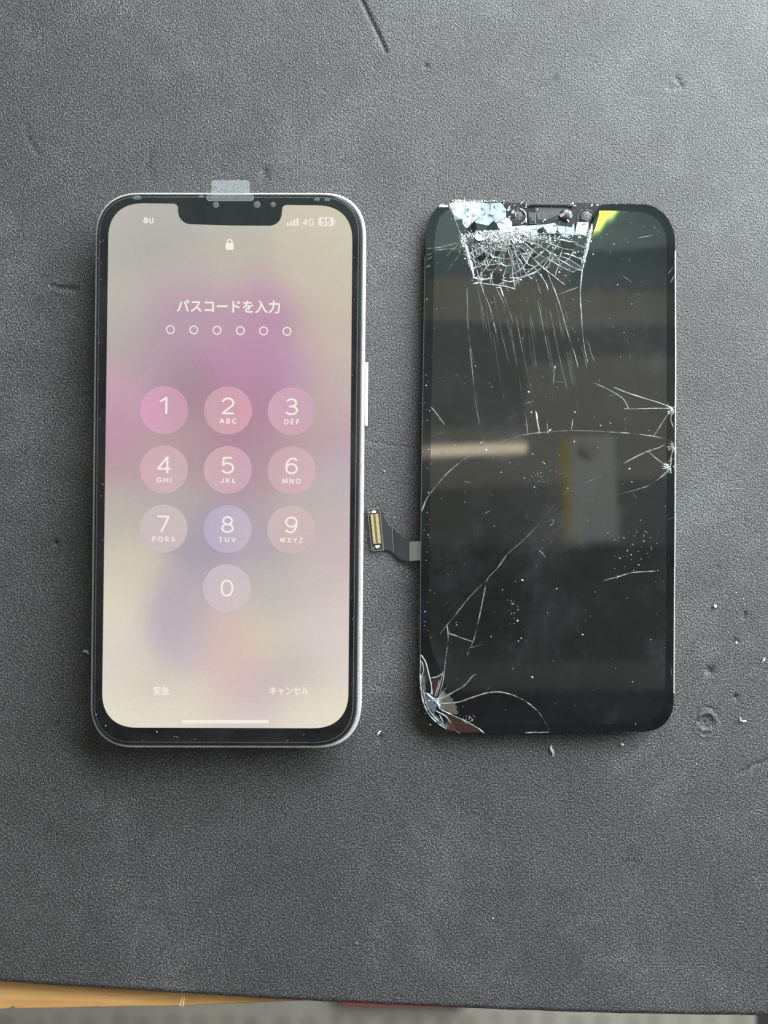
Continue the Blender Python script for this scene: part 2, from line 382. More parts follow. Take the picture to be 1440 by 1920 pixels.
# ================================================================== PHONE
ph = empty('smartphone', 'white-framed smartphone with lit passcode screen and black notch', 'phone')
ZG, ZR = 8.6, 7.6
frame_px = rquad((179.5, 360.5), (686.4, 361), (676.6, 1403), (168.6, 1402), 84)
Lf = [W(x, y, ZR)[:2] for x, y in frame_px]
loft('frame', [at(inset(Lf, .5 * MM), 0.02), at(inset(Lf, .12 * MM), 0.45), at(Lf, .9), at(Lf, 7.1), at(inset(Lf, .14 * MM), 7.48), at(inset(Lf, .4 * MM), ZR),
               at(inset(Lf, 1.25 * MM), ZR - 0.02), at(inset(Lf, 1.4 * MM), ZR - .5)], M['frame'], ph)
glass_q = ((183.5, 365), (676.5, 366), (664.5, 1396), (173, 1395))
glass_px = rquad(*glass_q, 77)
Lg = [W(x, y, ZG)[:2] for x, y in glass_px]
Lk = [(x + .22 * MM, y - .05 * MM) for x, y in Lg]
loft('display_gasket', [at(inset(Lk, .15 * MM), 6.9), at(inset(Lk, -.55 * MM), 7.3), at(inset(Lk, -.55 * MM), 7.95), at(inset(Lk, .1 * MM), 8.0)], M['gasket'], ph)
gl = loft('front_glass', [at(inset(Lg, .12 * MM), 8.0), at(Lg, 8.1), at(Lg, ZG - .14), at(inset(Lg, .05 * MM), ZG - .04), at(inset(Lg, .16 * MM), ZG)], M['bezel'], ph)
# protective film: only its rim and pull tab show
def ring(name, outer, inner, mt, parent):
    n = len(outer); V = list(outer) + list(inner)
    o = obj(name, V, [(i, (i + 1) % n, n + (i + 1) % n, n + i) for i in range(n)], mt, parent)
    if o.data.polygons[0].normal.z < 0: o.data.flip_normals()
    return o
fq = rquad((187, 369), (673.5, 370), (661.5, 1392.5), (176.5, 1391.5), 74)
Lq = [W(x, y, ZG)[:2] for x, y in fq]
ring('film_rim', at(Lq, ZG + .03), at(inset(Lq, .10 * MM), ZG + .05), M['film_edge'], ph)
ring('film_rim', at(inset(Lk, -.42 * MM), 8.02), at(inset(Lk, -.30 * MM), 8.06), M['film_edge'], ph)
def rrect(x0, y0, x1, y1, r, n=6):
    return rquad((x0, y0), (x1, y0), (x1, y1), (x0, y1), r, n, 2.0)
tab = loft('pull_tab', [[W(x, y, 8.35) for x, y in rrect(396.5, 338, 468.5, 372, 6)], [W(x, y, 8.5) for x, y in rrect(396.5, 338, 468.5, 372, 6)]], M['film'], ph)
flat('tab_base', rrect(388, 364, 475, 376.5, 5), ZG + .07, M['film_faint'], ph)
o_ = [W(x, y, ZG + .09) for x, y in rrect(387.5, 364, 475.5, 377, 5)]; i_ = [W(x, y, ZG + .12) for x, y in rrect(389, 365.5, 474, 375.3, 4)]
ring('tab_rim', o_, i_, M['film_edge'], ph)
for cx, cy, r in ((405, 384, 6.0), (482, 383.5, 6.3), (512, 383.5, 5.0), (257, 370.5, 8.5), (594, 374, 6), (613, 374.5, 6), (377, 368.5, 5)):
    V = [W(cx, cy, ZG + .16)] + [W(x, y, ZG + .03) for x, y in disc_pts(cx, cy, r, 18, r if cx not in (257, 594, 613, 377) else r * .5)]
    obj('film_bubble', V, [(0, 1 + (i + 1) % 18, 1 + i) for i in range(18)], M['bubble'], ph, True).data.flip_normals()
# earpiece slit behind the film
slab('power_button', [(684.0, 679), (690.0, 679), (688.6, 798), (682.6, 798)], 3.0, 5.6, M['frame'], ph, 0.25)

# ---- lit screen: colour field of the blurred wallpaper
CP = [(230,430,178,174,160),(290,400,176,170,156),(272,440,158,157,162),(310,440,160,158,162),(430,500,184,173,159),(600,460,194,184,160),(650,450,198,188,162),(430,450,178,172,158),
 (560,520,192,180,160),(330,500,180,172,158),(220,560,176,172,160),(345,560,178,146,166),(350,585,176,134,166),(480,575,182,134,166),(505,600,176,120,162),(415,605,180,146,162),
 (420,640,174,142,160),(250,640,170,160,158),(600,620,190,172,156),(650,560,192,178,158),(640,650,190,176,160),(430,672,178,112,166),(550,685,180,134,174),(460,695,184,122,166),(330,660,168,138,160),
 (230,740,192,150,168),(215,790,186,130,160),(205,850,178,130,152),(360,725,148,116,134),(380,745,165,125,140),(490,725,165,120,145),(640,740,186,172,160),(600,760,178,150,155),(300,690,165,140,155),
 (330,830,172,142,150),(450,835,164,120,140),(600,825,174,140,150),(370,870,160,130,145),(490,880,168,136,152),(560,945,180,166,160),(640,870,174,160,178),(340,935,174,167,160),(210,950,178,172,160),(250,870,172,145,155),
 (380,990,152,142,164),(480,1000,165,150,168),(640,1000,192,166,176),(620,930,180,172,170),(240,1080,196,186,166),(220,1150,208,200,174),(340,1130,164,152,166),(330,1175,164,150,176),(350,1210,172,158,176),(500,1110,174,168,165),(600,1100,186,172,170),
 (400,1180,202,168,158),(430,1230,198,166,156),(500,1195,198,184,162),(600,1200,196,184,180),(640,1150,202,182,184),(230,1250,208,198,177),(280,1280,188,180,160),(420,1275,202,172,166),(470,1305,182,152,170),(560,1260,176,164,164),
 (620,1325,214,206,178),(220,1335,212,204,182),(300,1350,214,200,190),(450,1348,206,196,182),(560,1345,212,202,182),(360,1310,206,196,174),(650,1260,202,190,184),(200,1230,196,184,186)]
CP = np.array(CP, float)
def field(x, y):
    d2 = ((x - CP[:, 0]) ** 2 + (y - CP[:, 1]) ** 2); w = np.exp(-d2 / (2 * 40.0 ** 2)) + 1e-5 / (1 + d2 / 2000)
    c_ = (w[:, None] * CP[:, 2:]).sum(0) / w.sum(); g_ = c_.mean()
    pk = math.exp(-((y - 800) / 210) ** 2) * math.exp(-((x - 420) / 260) ** 2)      # pink haze round the keypad
    return g_ + (c_ - g_) * .74 + np.array((17., 16., 13.)) + np.array((4., -2., 2.)) * pk + 10 * min(1, max(0, (y - 950) / 250))
def vcol(o, fn):
    """colour attribute from pixel positions stored on the object"""
    ca = o.data.color_attributes.new('Col', 'FLOAT_COLOR', 'POINT')
    arr = np.array([[*[lin(max(0, c_)) for c_ in fn(x, y)], 1.0] for x, y in o_px], np.float32)
    ca.data.foreach_set('color', arr.ravel())
Q = ((204, 380.5), (661, 386), (652.5, 1365.5), (191, 1364))
wd, ht, R_, K_ = 459.0, 981.0, 68.0, 2.4
rows = np.concatenate([(1 - np.cos(np.linspace(0, math.pi / 2, 16))) * R_ / ht, np.linspace(R_ / ht, 1 - R_ / ht, 76)[1:-1], 1 - (1 - np.cos(np.linspace(math.pi / 2, 0, 16))) * R_ / ht])
cols = 48; o_px = []; Vs = []; Fs = []
for v_ in rows:
    y_ = v_ * ht; dy = max(0, (R_ - y_) / R_, (y_ - (ht - R_)) / R_); off = R_ * (1 - (1 - min(1, dy) ** K_) ** (1 / K_)) / wd
    for c_ in range(cols + 1):
        u_ = off + (1 - 2 * off) * c_ / cols; p = bil(*Q, u_, v_); o_px.append(p); Vs.append(W(*p, ZG + .015))
for r_ in range(len(rows) - 1):
    for c_ in range(cols):
        q = r_ * (cols + 1) + c_; Fs.append((q, q + cols + 1, q + cols + 2, q + 1))
scr = obj('screen', Vs, Fs, M['screen'], ph)
vcol(scr, lambda x, y: np.clip(field(x, y) - 6, 0, 255))
# notch (black, rounded, with small fillets at its shoulders)
nt = [(324, 378), (326, 382), (331, 384), (333.5, 389), (334, 400)]
for i in range(9):
    a = math.radians(180 - 90 * i / 8); nt.append((358 + 24 * math.cos(a), 397 + 24 * math.sin(a) - 0.5))
nt += [(430, 423)]
for i in range(9):
    a = math.radians(90 - 90 * i / 8); nt.append((504.5 + 24 * math.cos(a), 399.5 + 24 * math.sin(a)))
nt += [(529, 394), (530, 388.5), (533, 385.5), (538, 384), (538, 376)]
flat('notch', nt, ZG + .03, M['bezel'], scr)

# ---- glyphs
def text_mesh(name, s, cx, cy, h_px, mt, z, parent, bold=0.0, spacing=1.0, wpx=None, rot=-0.6):
    cu = bpy.data.curves.new(name, 'FONT'); cu.body = s; cu.size = 1.0; cu.space_character = spacing
    cu.align_x = 'LEFT'; cu.resolution_u = 5
    if FONT: cu.font = FONT
    to = bpy.data.objects.new(name, cu); col.objects.link(to)
    dg = bpy.context.evaluated_depsgraph_get(); dg.update()
    me = bpy.data.meshes.new_from_object(to.evaluated_get(dg)); bpy.data.objects.remove(to)
    n = len(me.vertices); co = np.empty(n * 3, np.float32); me.vertices.foreach_get('co', co); co = co.reshape(-1, 3)
    mn, mx_ = co.min(0), co.max(0); c0 = (mn + mx_) / 2
    k = (HC - z) / FPX * MM; sy = h_px / (mx_[1] - mn[1]); sx = sy if not wpx else wpx / (mx_[0] - mn[0])
    co[:, 0] = (co[:, 0] - c0[0]) * sx * k; co[:, 1] = (co[:, 1] - c0[1]) * sy * k; co[:, 2] = 0
    a = math.radians(rot); X_ = co[:, 0] * math.cos(a) - co[:, 1] * math.sin(a); Y_ = co[:, 0] * math.sin(a) + co[:, 1] * math.cos(a)
    bx, by, bz = W(cx, cy, z); co[:, 0] = X_ + bx; co[:, 1] = Y_ + by; co[:, 2] = bz
    fc = [tuple(p.vertices) for p in me.polygons]; bpy.data.meshes.remove(me); VV = []; FF = []
    for q, (ox, oy) in enumerate(((0, 0), (bold, 0), (-bold, 0), (0, bold), (0, -bold))):      # heavier strokes: stacked layers, each a few microns up
        if q and not bold: break
        FF += [tuple(i + len(VV) for i in f_) for f_ in fc]; VV += [(x + ox * k, y + oy * k, zz + q * .004 * MM) for x, y, zz in co.tolist()]
    o = obj(name, VV, FF, mt, parent)
    return o
FONT = None
try:
    import os
    _p = os.path.join(bpy.utils.system_resource('DATAFILES'), 'fonts', 'Noto Sans CJK Regular.woff2')
    if os.path.exists(_p): FONT = bpy.data.fonts.load(_p)
except Exception:
    FONT = None
def arc(cx, cy, rx, ry, a0, a1, n=22):
    return [(cx + rx * math.cos(math.radians(a0 + (a1 - a0) * i / n)), cy + ry * math.sin(math.radians(a0 + (a1 - a0) * i / n))) for i in range(n + 1)]
_six = [arc(.34, .31, .32, .31, 0, 360, 36), [(.02, .34), (.03, .5), (.07, .68), (.15, .85), (.27, .96), (.40, 1.0), (.52, .98), (.60, .92), (.65, .82)]]
GL = {'0': (.68, [[(.34 + .32 * math.copysign(abs(math.cos(a)) ** .9, math.cos(a)), .5 + .5 * math.sin(a)) for a in [2 * math.pi * i / 40 for i in range(41)]]]),
 '1': (.40, [[(0, .76), (.36, 1)], [(.36, 1.04), (.36, 0)]]), '2': (.68, [arc(.34, .69, .31, .31, 165, -35, 24) + [(.02, 0)], [(0, 0), (.68, 0)]]),
 '3': (.68, [arc(.33, .755, .28, .245, 155, -90), arc(.33, .26, .33, .26, 90, -155), [(.2, .51), (.34, .51)]]), '4': (.72, [[(.53, -.04), (.53, 1.02)], [(.53, 1), (0, .26)], [(-.03, .25), (.72, .25)]]),
 '5': (.66, [[(.60, 1), (.12, 1)], [(.12, 1.04), (.06, .5)], arc(.33, .32, .33, .32, 145, -155)]), '6': (.66, _six), '7': (.66, [[(-.02, 1), (.66, 1)], [(.66, 1.02), (.22, -.03)]]),
 '8': (.68, [arc(.34, .755, .27, .245, 0, 360, 32), arc(.34, .26, .33, .26, 0, 360, 36)]), '9': (.66, [[(.68 - x, 1 - y) for x, y in q] for q in _six]),
 'A': (.84, [[(0, 0), (.42, 1.05)], [(.42, 1.05), (.84, 0)], [(.16, .33), (.68, .33)]]), 'B': (.64, [[(0, -.07), (0, 1.07)], [(0, 1), (.36, 1)] + arc(.36, .76, .22, .24, 90, -90, 10) + [(0, .52)], [(.3, .52)] + arc(.38, .26, .26, .26, 90, -90, 10) + [(0, 0)]]),
 'C': (.80, [arc(.44, .5, .44, .5, 40, 320)]), 'D': (.76, [[(0, -.07), (0, 1.07)], [(0, 1), (.3, 1)] + arc(.3, .5, .46, .5, 90, -90, 16) + [(0, 0)]]), 'E': (.58, [[(0, -.07), (0, 1.07)], [(0, 1), (.58, 1)], [(0, .52), (.54, .52)], [(0, 0), (.58, 0)]]),
 'F': (.56, [[(0, -.07), (0, 1.07)], [(0, 1), (.56, 1)], [(0, .5), (.5, .5)]]), 'G': (.86, [arc(.44, .5, .44, .5, 42, 350), [(.86, .46), (.5, .46)], [(.86, .46), (.86, .12)]]), 'H': (.72, [[(0, -.07), (0, 1.07)], [(.72, -.07), (.72, 1.07)], [(0, .52), (.72, .52)]]),
 'I': (.02, [[(0, -.07), (0, 1.07)]]), 'J': (.50, [[(.5, 1.07), (.5, .28)] + arc(.25, .26, .25, .26, 0, -170, 12)]), 'K': (.70, [[(0, -.07), (0, 1.07)], [(.02, .36), (.64, 1.07)], [(.24, .6), (.70, -.07)]]), 'L': (.52, [[(0, -.07), (0, 1.07)], [(0, 0), (.52, 0)]]),
 'M': (.90, [[(0, -.07), (0, 1.07)], [(.9, -.07), (.9, 1.07)], [(0, 1.05), (.45, .1)], [(.45, .1), (.9, 1.05)]]), 'N': (.74, [[(0, -.07), (0, 1.07)], [(.74, -.07), (.74, 1.07)], [(0, 1.05), (.74, -.05)]]), 'O': (.92, [arc(.46, .5, .46, .5, 0, 360, 32)]),
 'P': (.62, [[(0, -.07), (0, 1.07)], [(0, 1), (.34, 1)] + arc(.34, .72, .28, .28, 90, -90, 10) + [(0, .44)]]), 'Q': (.92, [arc(.46, .5, .46, .5, 0, 360, 32), [(.55, .28), (.88, -.08)]]), 'R': (.66, [[(0, -.07), (0, 1.07)], [(0, 1), (.34, 1)] + arc(.34, .73, .28, .27, 90, -90, 10) + [(0, .46)], [(.32, .46), (.66, -.07)]]),
 'S': (.64, [arc(.32, .75, .29, .25, 25, 270, 18) + arc(.32, .25, .32, .25, 90, -155, 18)]), 'T': (.68, [[(0, 1), (.68, 1)], [(.34, 1), (.34, -.07)]]), 'U': (.70, [[(0, 1.07), (0, .34)] + arc(.35, .34, .35, .34, 180, 360, 14) + [(.7, 1.07)]]), 'V': (.80, [[(0, 1.07), (.4, -.05)], [(.4, -.05), (.8, 1.07)]]),
 'W': (1.12, [[(0, 1.07), (.28, -.05)], [(.28, -.05), (.56, 1)], [(.56, 1), (.84, -.05)], [(.84, -.05), (1.12, 1.07)]]), 'X': (.76, [[(0, 1.07), (.76, -.07)], [(.76, 1.07), (0, -.07)]]), 'Y': (.76, [[(0, 1.07), (.38, .45)], [(.76, 1.07), (.38, .45)], [(.38, .48), (.38, -.07)]]), 'Z': (.66, [[(0, 1), (.66, 1)], [(.66, 1), (0, 0)], [(0, 0), (.66, 0)]]),
 'a': (.54, [arc(.25, .21, .25, .21, 0, 360, 24), [(.52, -.06), (.52, .48)], arc(.27, .46, .25, .26, 0, 155, 12)]), 'u': (.54, [[(0, .72), (0, .26)] + arc(.27, .26, .27, .27, 180, 330, 12), [(.54, .74), (.54, -.06)]])}
def stroke_text(name, s, cx, cy, h_px, mt, z, parent, w=.1, gap=.25, wpx=None, rot=-0.6):
    V = []; F = []; x0 = 0.0; lev = 0
    for ch in s:
        adv, strokes = GL[ch]
        for st in strokes:
            lev += 1; n = len(st); b0 = len(V); closed = math.dist(st[0], st[-1]) < 1e-6
            for i, (x, y) in enumerate(st):
                a = st[i - 1] if i else (st[-2] if closed else st[0]); b = st[i + 1] if i < n - 1 else (st[1] if closed else st[-1])
                dx, dy = b[0] - a[0], b[1] - a[1]; L_ = math.hypot(dx, dy) or 1; nx_, ny_ = -dy / L_ * w / 2, dx / L_ * w / 2
                V += [[x0 + x + nx_, y + ny_, lev], [x0 + x - nx_, y - ny_, lev]]
            F += [(b0 + 2 * i, b0 + 2 * i + 1, b0 + 2 * i + 3, b0 + 2 * i + 2) for i in range(n - 1)]
        x0 += adv + w + gap
    co = np.array(V); mn, mx_ = co.min(0), co.max(0); k = (HC - z) / FPX * MM
    sy = h_px / (mx_[1] - mn[1]); sx = wpx / (mx_[0] - mn[0]) if wpx else sy
    X_ = (co[:, 0] - (mn[0] + mx_[0]) / 2) * sx * k; Y_ = (co[:, 1] - (mn[1] + mx_[1]) / 2) * sy * k; a = math.radians(rot)
    bx, by, bz = W(cx, cy, z)
    P = np.stack([bx + X_ * math.cos(a) - Y_ * math.sin(a), by + X_ * math.sin(a) + Y_ * math.cos(a), bz + co[:, 2] * .002 * MM], -1)
    o = obj(name, P.tolist(), F, mt, parent)
    bm = bmesh.new(); bm.from_mesh(o.data)
    for f_ in bm.faces:
        f_.normal_update()
        if f_.normal.z < 0: f_.normal_flip()
    bm.to_mesh(o.data); bm.free(); return o
ZT = ZG + .05
stroke_text('carrier_text', 'au', 278.3, 413, 11.5, M['glyph_dim'], ZT, scr, .23, .16, wpx=19.5)
stroke_text('network_text', '4G', 578.5, 416.5, 13.5, M['glyph_dim'], ZT, scr, .19, .12, wpx=21.5)
for i, hgt in enumerate((5, 8, 11.5, 14.5)):
    x0 = 537.5 + i * 6.1; slab_pts = rrect(x0, 423.2 - hgt + i * .1, x0 + 4.2, 423.2 + i * .1, 1.2, 3); flat('signal_bar', slab_pts, ZT, M['glyph_dim'], scr)
flat('battery_icon', rrect(597, 407.5, 626, 423.8, 4.5, 5), ZT, M['glyph_dim'], scr)
flat('battery_tip', [(627, 412.5), (628.6, 413.5), (628.6, 417.8), (627, 418.8)], ZT, M['glyph_dim'], scr)
stroke_text('battery_text', '55', 611.3, 415.7, 11.5, M['glyph_hole'], ZT + .02, scr, .2, .15, wpx=17.5)
flat('lock_body', rrect(423.3, 455.5, 438, 468.3, 2, 4), ZT, M['glyph'], scr)
sh = []
for i in range(13):
    a = math.radians(180 + 180 * i / 12); sh.append((math.cos(a), math.sin(a)))
sho = [(425.2, 457)] + [(430.6 + 5.4 * c_, 453.4 + 5.4 * s_) for c_, s_ in sh] + [(436, 457)]
shi = [(427.3, 457)] + [(430.6 + 3.3 * c_, 453.6 + 3.4 * s_) for c_, s_ in sh] + [(433.9, 457)]
n = len(sho); o = obj('lock_shackle', [W(*p, ZT) for p in sho + shi], [(i, i + 1, n + i + 1, n + i) for i in range(n - 1)], M['glyph'], scr)
text_mesh('prompt_text', 'パスコードを入力', 428.5, 574.5, 24, M['glyph'], ZT, scr, 0.45, wpx=192)
for i in range(6):
    cx, cy = 319.5 + 43.7 * i, 618 + .62 * i
    ring('passcode_dot', [W(x, y, ZT) for x, y in disc_pts(cx, cy, 8.3, 28)], [W(x, y, ZT) for x, y in disc_pts(cx, cy, 6.3, 28)], M['glyph'], scr)
keys = [('1', '', 308, 768.5, (212, 148, 184), (196, 146, 166)), ('2', 'ABC', 427.5, 769.5, (198, 156, 164), (214, 150, 172)), ('3', 'DEF', 547, 771, (204, 158, 178), (192, 150, 168)),
        ('4', 'GHI', 307.5, 880, (206, 160, 176), (196, 168, 172)), ('5', 'JKL', 427.3, 881, (204, 166, 170), (202, 158, 176)), ('6', 'MNO', 546.7, 882, (196, 160, 168), (206, 164, 176)),
        ('7', 'PQRS', 306.6, 991, (194, 178, 182), (202, 182, 180)), ('8', 'TUV', 426.7, 992, (176, 164, 196), (192, 176, 192)), ('9', 'WXYZ', 546.2, 992.8, (200, 176, 174), (198, 170, 172)),
        ('0', '', 425.6, 1102.8, (198, 182, 192), (202, 184, 186))]
NR, NA = 7, 44
for d, let, cx, cy, ca_, cb_ in keys:
    o_px = [(cx, cy)]; F = []
    for r_ in range(1, NR + 1):
        for i in range(NA):
            a = 2 * math.pi * i / NA; o_px.append((cx + 45 * r_ / NR * math.cos(a), cy + 44.8 * r_ / NR * math.sin(a)))
    for i in range(NA):
        F.append((0, 1 + (i + 1) % NA, 1 + i))
        for r_ in range(NR - 1):
            b0 = 1 + r_ * NA; F.append((b0 + i, b0 + (i + 1) % NA, b0 + NA + (i + 1) % NA, b0 + NA + i))
    kd = obj('keypad_key', [W(x, y, ZG + .03) for x, y in o_px], F, M['screen'], scr)
    if kd.data.polygons[0].normal.z < 0: kd.data.flip_normals()
    def kf(x, y):
        u_ = np.clip((x - cx) / 90 + .5 + (y - cy) / 300, 0, 1); own = np.array(ca_) * (1 - u_) + np.array(cb_) * u_
        return own * .72 + (field(x, y) * .8 + 50) * .28 + 4
    vcol(kd, kf)
    dy = -8.5 if d != '0' else 0
    w_ = {'1': 14.5, '4': 25, '0': 24}.get(d, 23.5)
    stroke_text('key_digit', d, cx - (1.5 if d == '1' else 0), cy + dy, 31.5, M['glyph'], ZT, scr, .115, wpx=w_)
    if let: stroke_text('key_letters', let, cx, cy + 20, 10, M['glyph_dim'], ZT, scr, .23, .42, wpx={3: 32, 4: 43}[len(let)] - (4 if let == 'GHI' or let == 'JKL' or let == 'DEF' else 0) + (3 if let == 'MNO' else 0))
text_mesh('emergency_text', '緊急', 302.5, 1295, 15, M['glyph_dim'], ZT, scr, 0.55, wpx=29, rot=0)
text_mesh('cancel_text', 'キャンセル', 542.5, 1295.5, 14.5, M['glyph_dim'], ZT, scr, 0.55, wpx=73, rot=0)
flat('home_bar', rrect(341, 1350, 504.5, 1356.2, 3, 4), ZT, M['glyph'], scr)
# dust on the glass of the phone
def specks(name, pts, mt, parent, zf):
    V = []; F = []
    for x, y, r in pts:
        n = rnd.choice((5, 6, 7)); b0 = len(V); a0 = rnd.random() * 6.28; el = rnd.uniform(.6, 1)
        V.append(zf(x, y, .05 + r * .05))
        for i in range(n):
            a = a0 + 6.28318 * i / n; rr = r * rnd.uniform(.7, 1.15); V.append(zf(x + rr * math.cos(a), y + rr * el * math.sin(a), .02))
        F += [(b0, b0 + 1 + (i + 1) % n, b0 + 1 + i) for i in range(n)]
    return obj(name, V, F, mt, parent)
dp = [(294, 1372, 1.3), (327, 1381, .8), (332, 1382, .8), (180, 1340, 1.2), (198, 1361, 1.2)]
for i in range(34):
    s0 = rnd.random()
    dp.append((rnd.uniform(182, 200), rnd.uniform(430, 1340), rnd.uniform(.4, .9)) if s0 < .4 else ((rnd.uniform(655, 668), rnd.uniform(430, 1300), rnd.uniform(.4, .8)) if s0 < .75 else (rnd.uniform(250, 620), rnd.uniform(1372, 1392), rnd.uniform(.4, .9))))
tag(specks('dust_specks', dp, M['dust'], ph, lambda x, y, dz: W(x, y, ZG + .02 + dz)), kind='stuff')

# ================================================================== CRACKED DISPLAY
cd = empty('cracked_display', 'detached black phone display with shattered glass and exposed sensor slot', 'phone display')
outline = [(797, 470), (797, 455), (799, 432), (805, 410), (815, 394), (823.5, 383), (832, 384.5), (841, 386.5), (846, 380), (853, 375.5), (862, 374), (872, 376.5), (880, 378.5), (897, 378), (915, 379.5), (930, 379), (942, 378),
           (948, 383), (950, 392), (949, 404), (953, 413), (960, 419), (972, 422), (990, 424), (1012, 422.5), (1028, 419.5), (1040, 418.5), (1050, 423), (1066, 425), (1076, 423), (1080, 417), (1092, 416), (1105, 416.5), (1110, 419), (1113, 412),
           (1113, 403), (1118, 395), (1124, 387), (1130, 383), (1142, 382.5), (1150, 381.5), (1156, 383.5), (1162, 381), (1172, 382.8), (1180, 381.5), (1195, 383)]
for i in range(1, 13):
    a = math.radians(-88 + 88 * i / 13); outline.append((1198 + 68 * math.cos(a) ** .92, 455 + 73 * math.sin(a)))
outline += [(1266, 470), (1266.6, 700), (1265, 760), (1264.4, 770), (1266, 782), (1266, 832), (1264.5, 842), (1265.8, 868), (1264, 877), (1265.6, 885), (1264.6, 1100), (1263.4, 1300)]
for i in range(1, 13):
    a = math.radians(90 * i / 13); outline.append((1204 + 59.4 * math.cos(a) ** .9, 1312 + 60 * math.sin(a) ** .9))
outline += [(1200, 1372), (1030, 1373.6), (1028, 1372), (980, 1374), (912, 1374.5), (905, 1373.4), (860, 1374), (848, 1373), (838, 1369.5), (826, 1365), (812, 1356), (800, 1342), (792, 1327), (788.5, 1310), (787.5, 1290), (788, 1225), (788.5, 1100), (791, 850), (794.5, 650)]
bm = bmesh.new()
vt_ = [bm.verts.new(S(x, y)) for x, y in outline]; ftop = bm.faces.new(vt_)
ret = bmesh.ops.extrude_face_region(bm, geom=[ftop]); nv = [e for e in ret['geom'] if isinstance(e, bmesh.types.BMVert)]
for v_ in nv: v_.co.z -= 0.75 * MM
bmesh.ops.recalc_face_normals(bm, faces=bm.faces); bmesh.ops.triangulate(bm, faces=[f_ for f_ in bm.faces if len(f_.verts) > 4])
me = bpy.data.meshes.new('cover_glass'); bm.to_mesh(me); bm.free(); me.materials.append(M['cbezel'])
cg = bpy.data.objects.new('cover_glass', me); col.objects.link(cg); cg.parent = cd
# metal back frame under the glass, down to the mat
bk = [(806, 440), (830, 392), (880, 383), (1190, 386), (1248, 420), (1258, 480), (1257, 1290), (1235, 1350), (1190, 1365), (860, 1366), (812, 1345), (798, 1290), (798, 1100), (800, 850), (803, 650)]
loft('back_frame', [[(S(x, y, -.8)[0], S(x, y, -.8)[1], 0.03 * MM) for x, y in bk], [S(x, y, -.8) for x, y in bk]], M['module_dark'], cd)
# thin bright edge of the glass on the right
ed = [(1266.2, 470), (1266.9, 700), (1266.2, 820), (1265.7, 1000), (1264.8, 1100), (1263.7, 1300)]
# active panel, slightly lighter than its border
pin = [(814, 470), (814.5, 455), (817, 430), (824, 408), (836, 395), (846, 391), (852, 400), (866, 440), (1104, 440), (1108, 425), (1118, 408), (1123, 396), (1150, 395.5), (1190, 397)]
for i in range(1, 11):
    a = math.radians(-88 + 88 * i / 11); pin.append((1194 + 55.5 * math.cos(a), 452 + 55 * math.sin(a)))
pin += [(1250, 470), (1250, 800), (1249, 1100), (1247, 1300)]
for i in range(1, 11):
    a = math.radians(90 * i / 11); pin.append((1195 + 51.5 * math.cos(a), 1306 + 52 * math.sin(a)))
pin += [(1190, 1358), (1000, 1359.5), (900, 1359), (862, 1347), (845, 1328), (838, 1290), (828, 1262), (812, 1225), (804.5, 1200), (804.5, 1100), (807, 850), (811, 650)]
bm = bmesh.new(); vt_ = [bm.verts.new(S(x, y, .02)) for x, y in pin]; f_ = bm.faces.new(vt_); f_.normal_update()
if f_.normal.z < 0: f_.normal_flip()
bmesh.ops.triangulate(bm, faces=bm.faces[:]); me = bpy.data.meshes.new('display_panel'); bm.to_mesh(me); bm.free(); me.materials.append(M['panel'])
o = bpy.data.objects.new('display_panel', me); col.objects.link(o); o.parent = cd
# delaminated yellow-green corner of the panel
m = mat('delaminated', (0.5, 0.5, 0.1), 0.2); t = NT(m); at_ = t.n('ShaderNodeVertexColor'); at_.layer_name = 'Col'
t.l(at_.outputs['Color'], t.b.inputs['Base Color']); t.l(at_.outputs['Alpha'], t.b.inputs['Alpha']); M['delam'] = m
o_px = []; F = []; na, nb = 22, 22
for j in range(nb + 1):
    for i in range(na + 1):
        y_ = 395.5 + 62 * j / nb; xl = 1124 - max(0, (y_ - 402)) * .30 - max(0, y_ - 425) * .12; o_px.append((xl + 70 * i / na, y_))
for j in range(nb):
    for i in range(na):
        q = j * (na + 1) + i; F.append((q, q + na + 1, q + na + 2, q + 1))
dl = obj('delaminated_patch', [S(x, y, .035) for x, y in o_px], F, M['delam'], cd)
ca = dl.data.color_attributes.new('Col', 'FLOAT_COLOR', 'POINT'); arr = []
for x, y in o_px:
    q = ((x - 1120) / 38 + (y - 395) / 38) / 1.0 + .07 * math.sin(x * .25)
    s_ = lambda a, b: max(0, min(1, (q - a) / (b - a)))
    yel, lime, grn = np.array((.85, .72, .05)), np.array((.55, .66, .14)), np.array((.06, .13, .08))
    c_ = yel * (1 - s_(.5, .95)) + lime * s_(.5, .95); c_ = c_ * (1 - s_(.75, 1.25)) + grn * s_(.75, 1.25)
    arr.append((*c_, (1 - s_(.85, 1.55)) ** 1.2 * (1 - max(0, min(1, (y - 432) / 22)))))
ca.data.foreach_set('color', np.array(arr, np.float32).ravel())

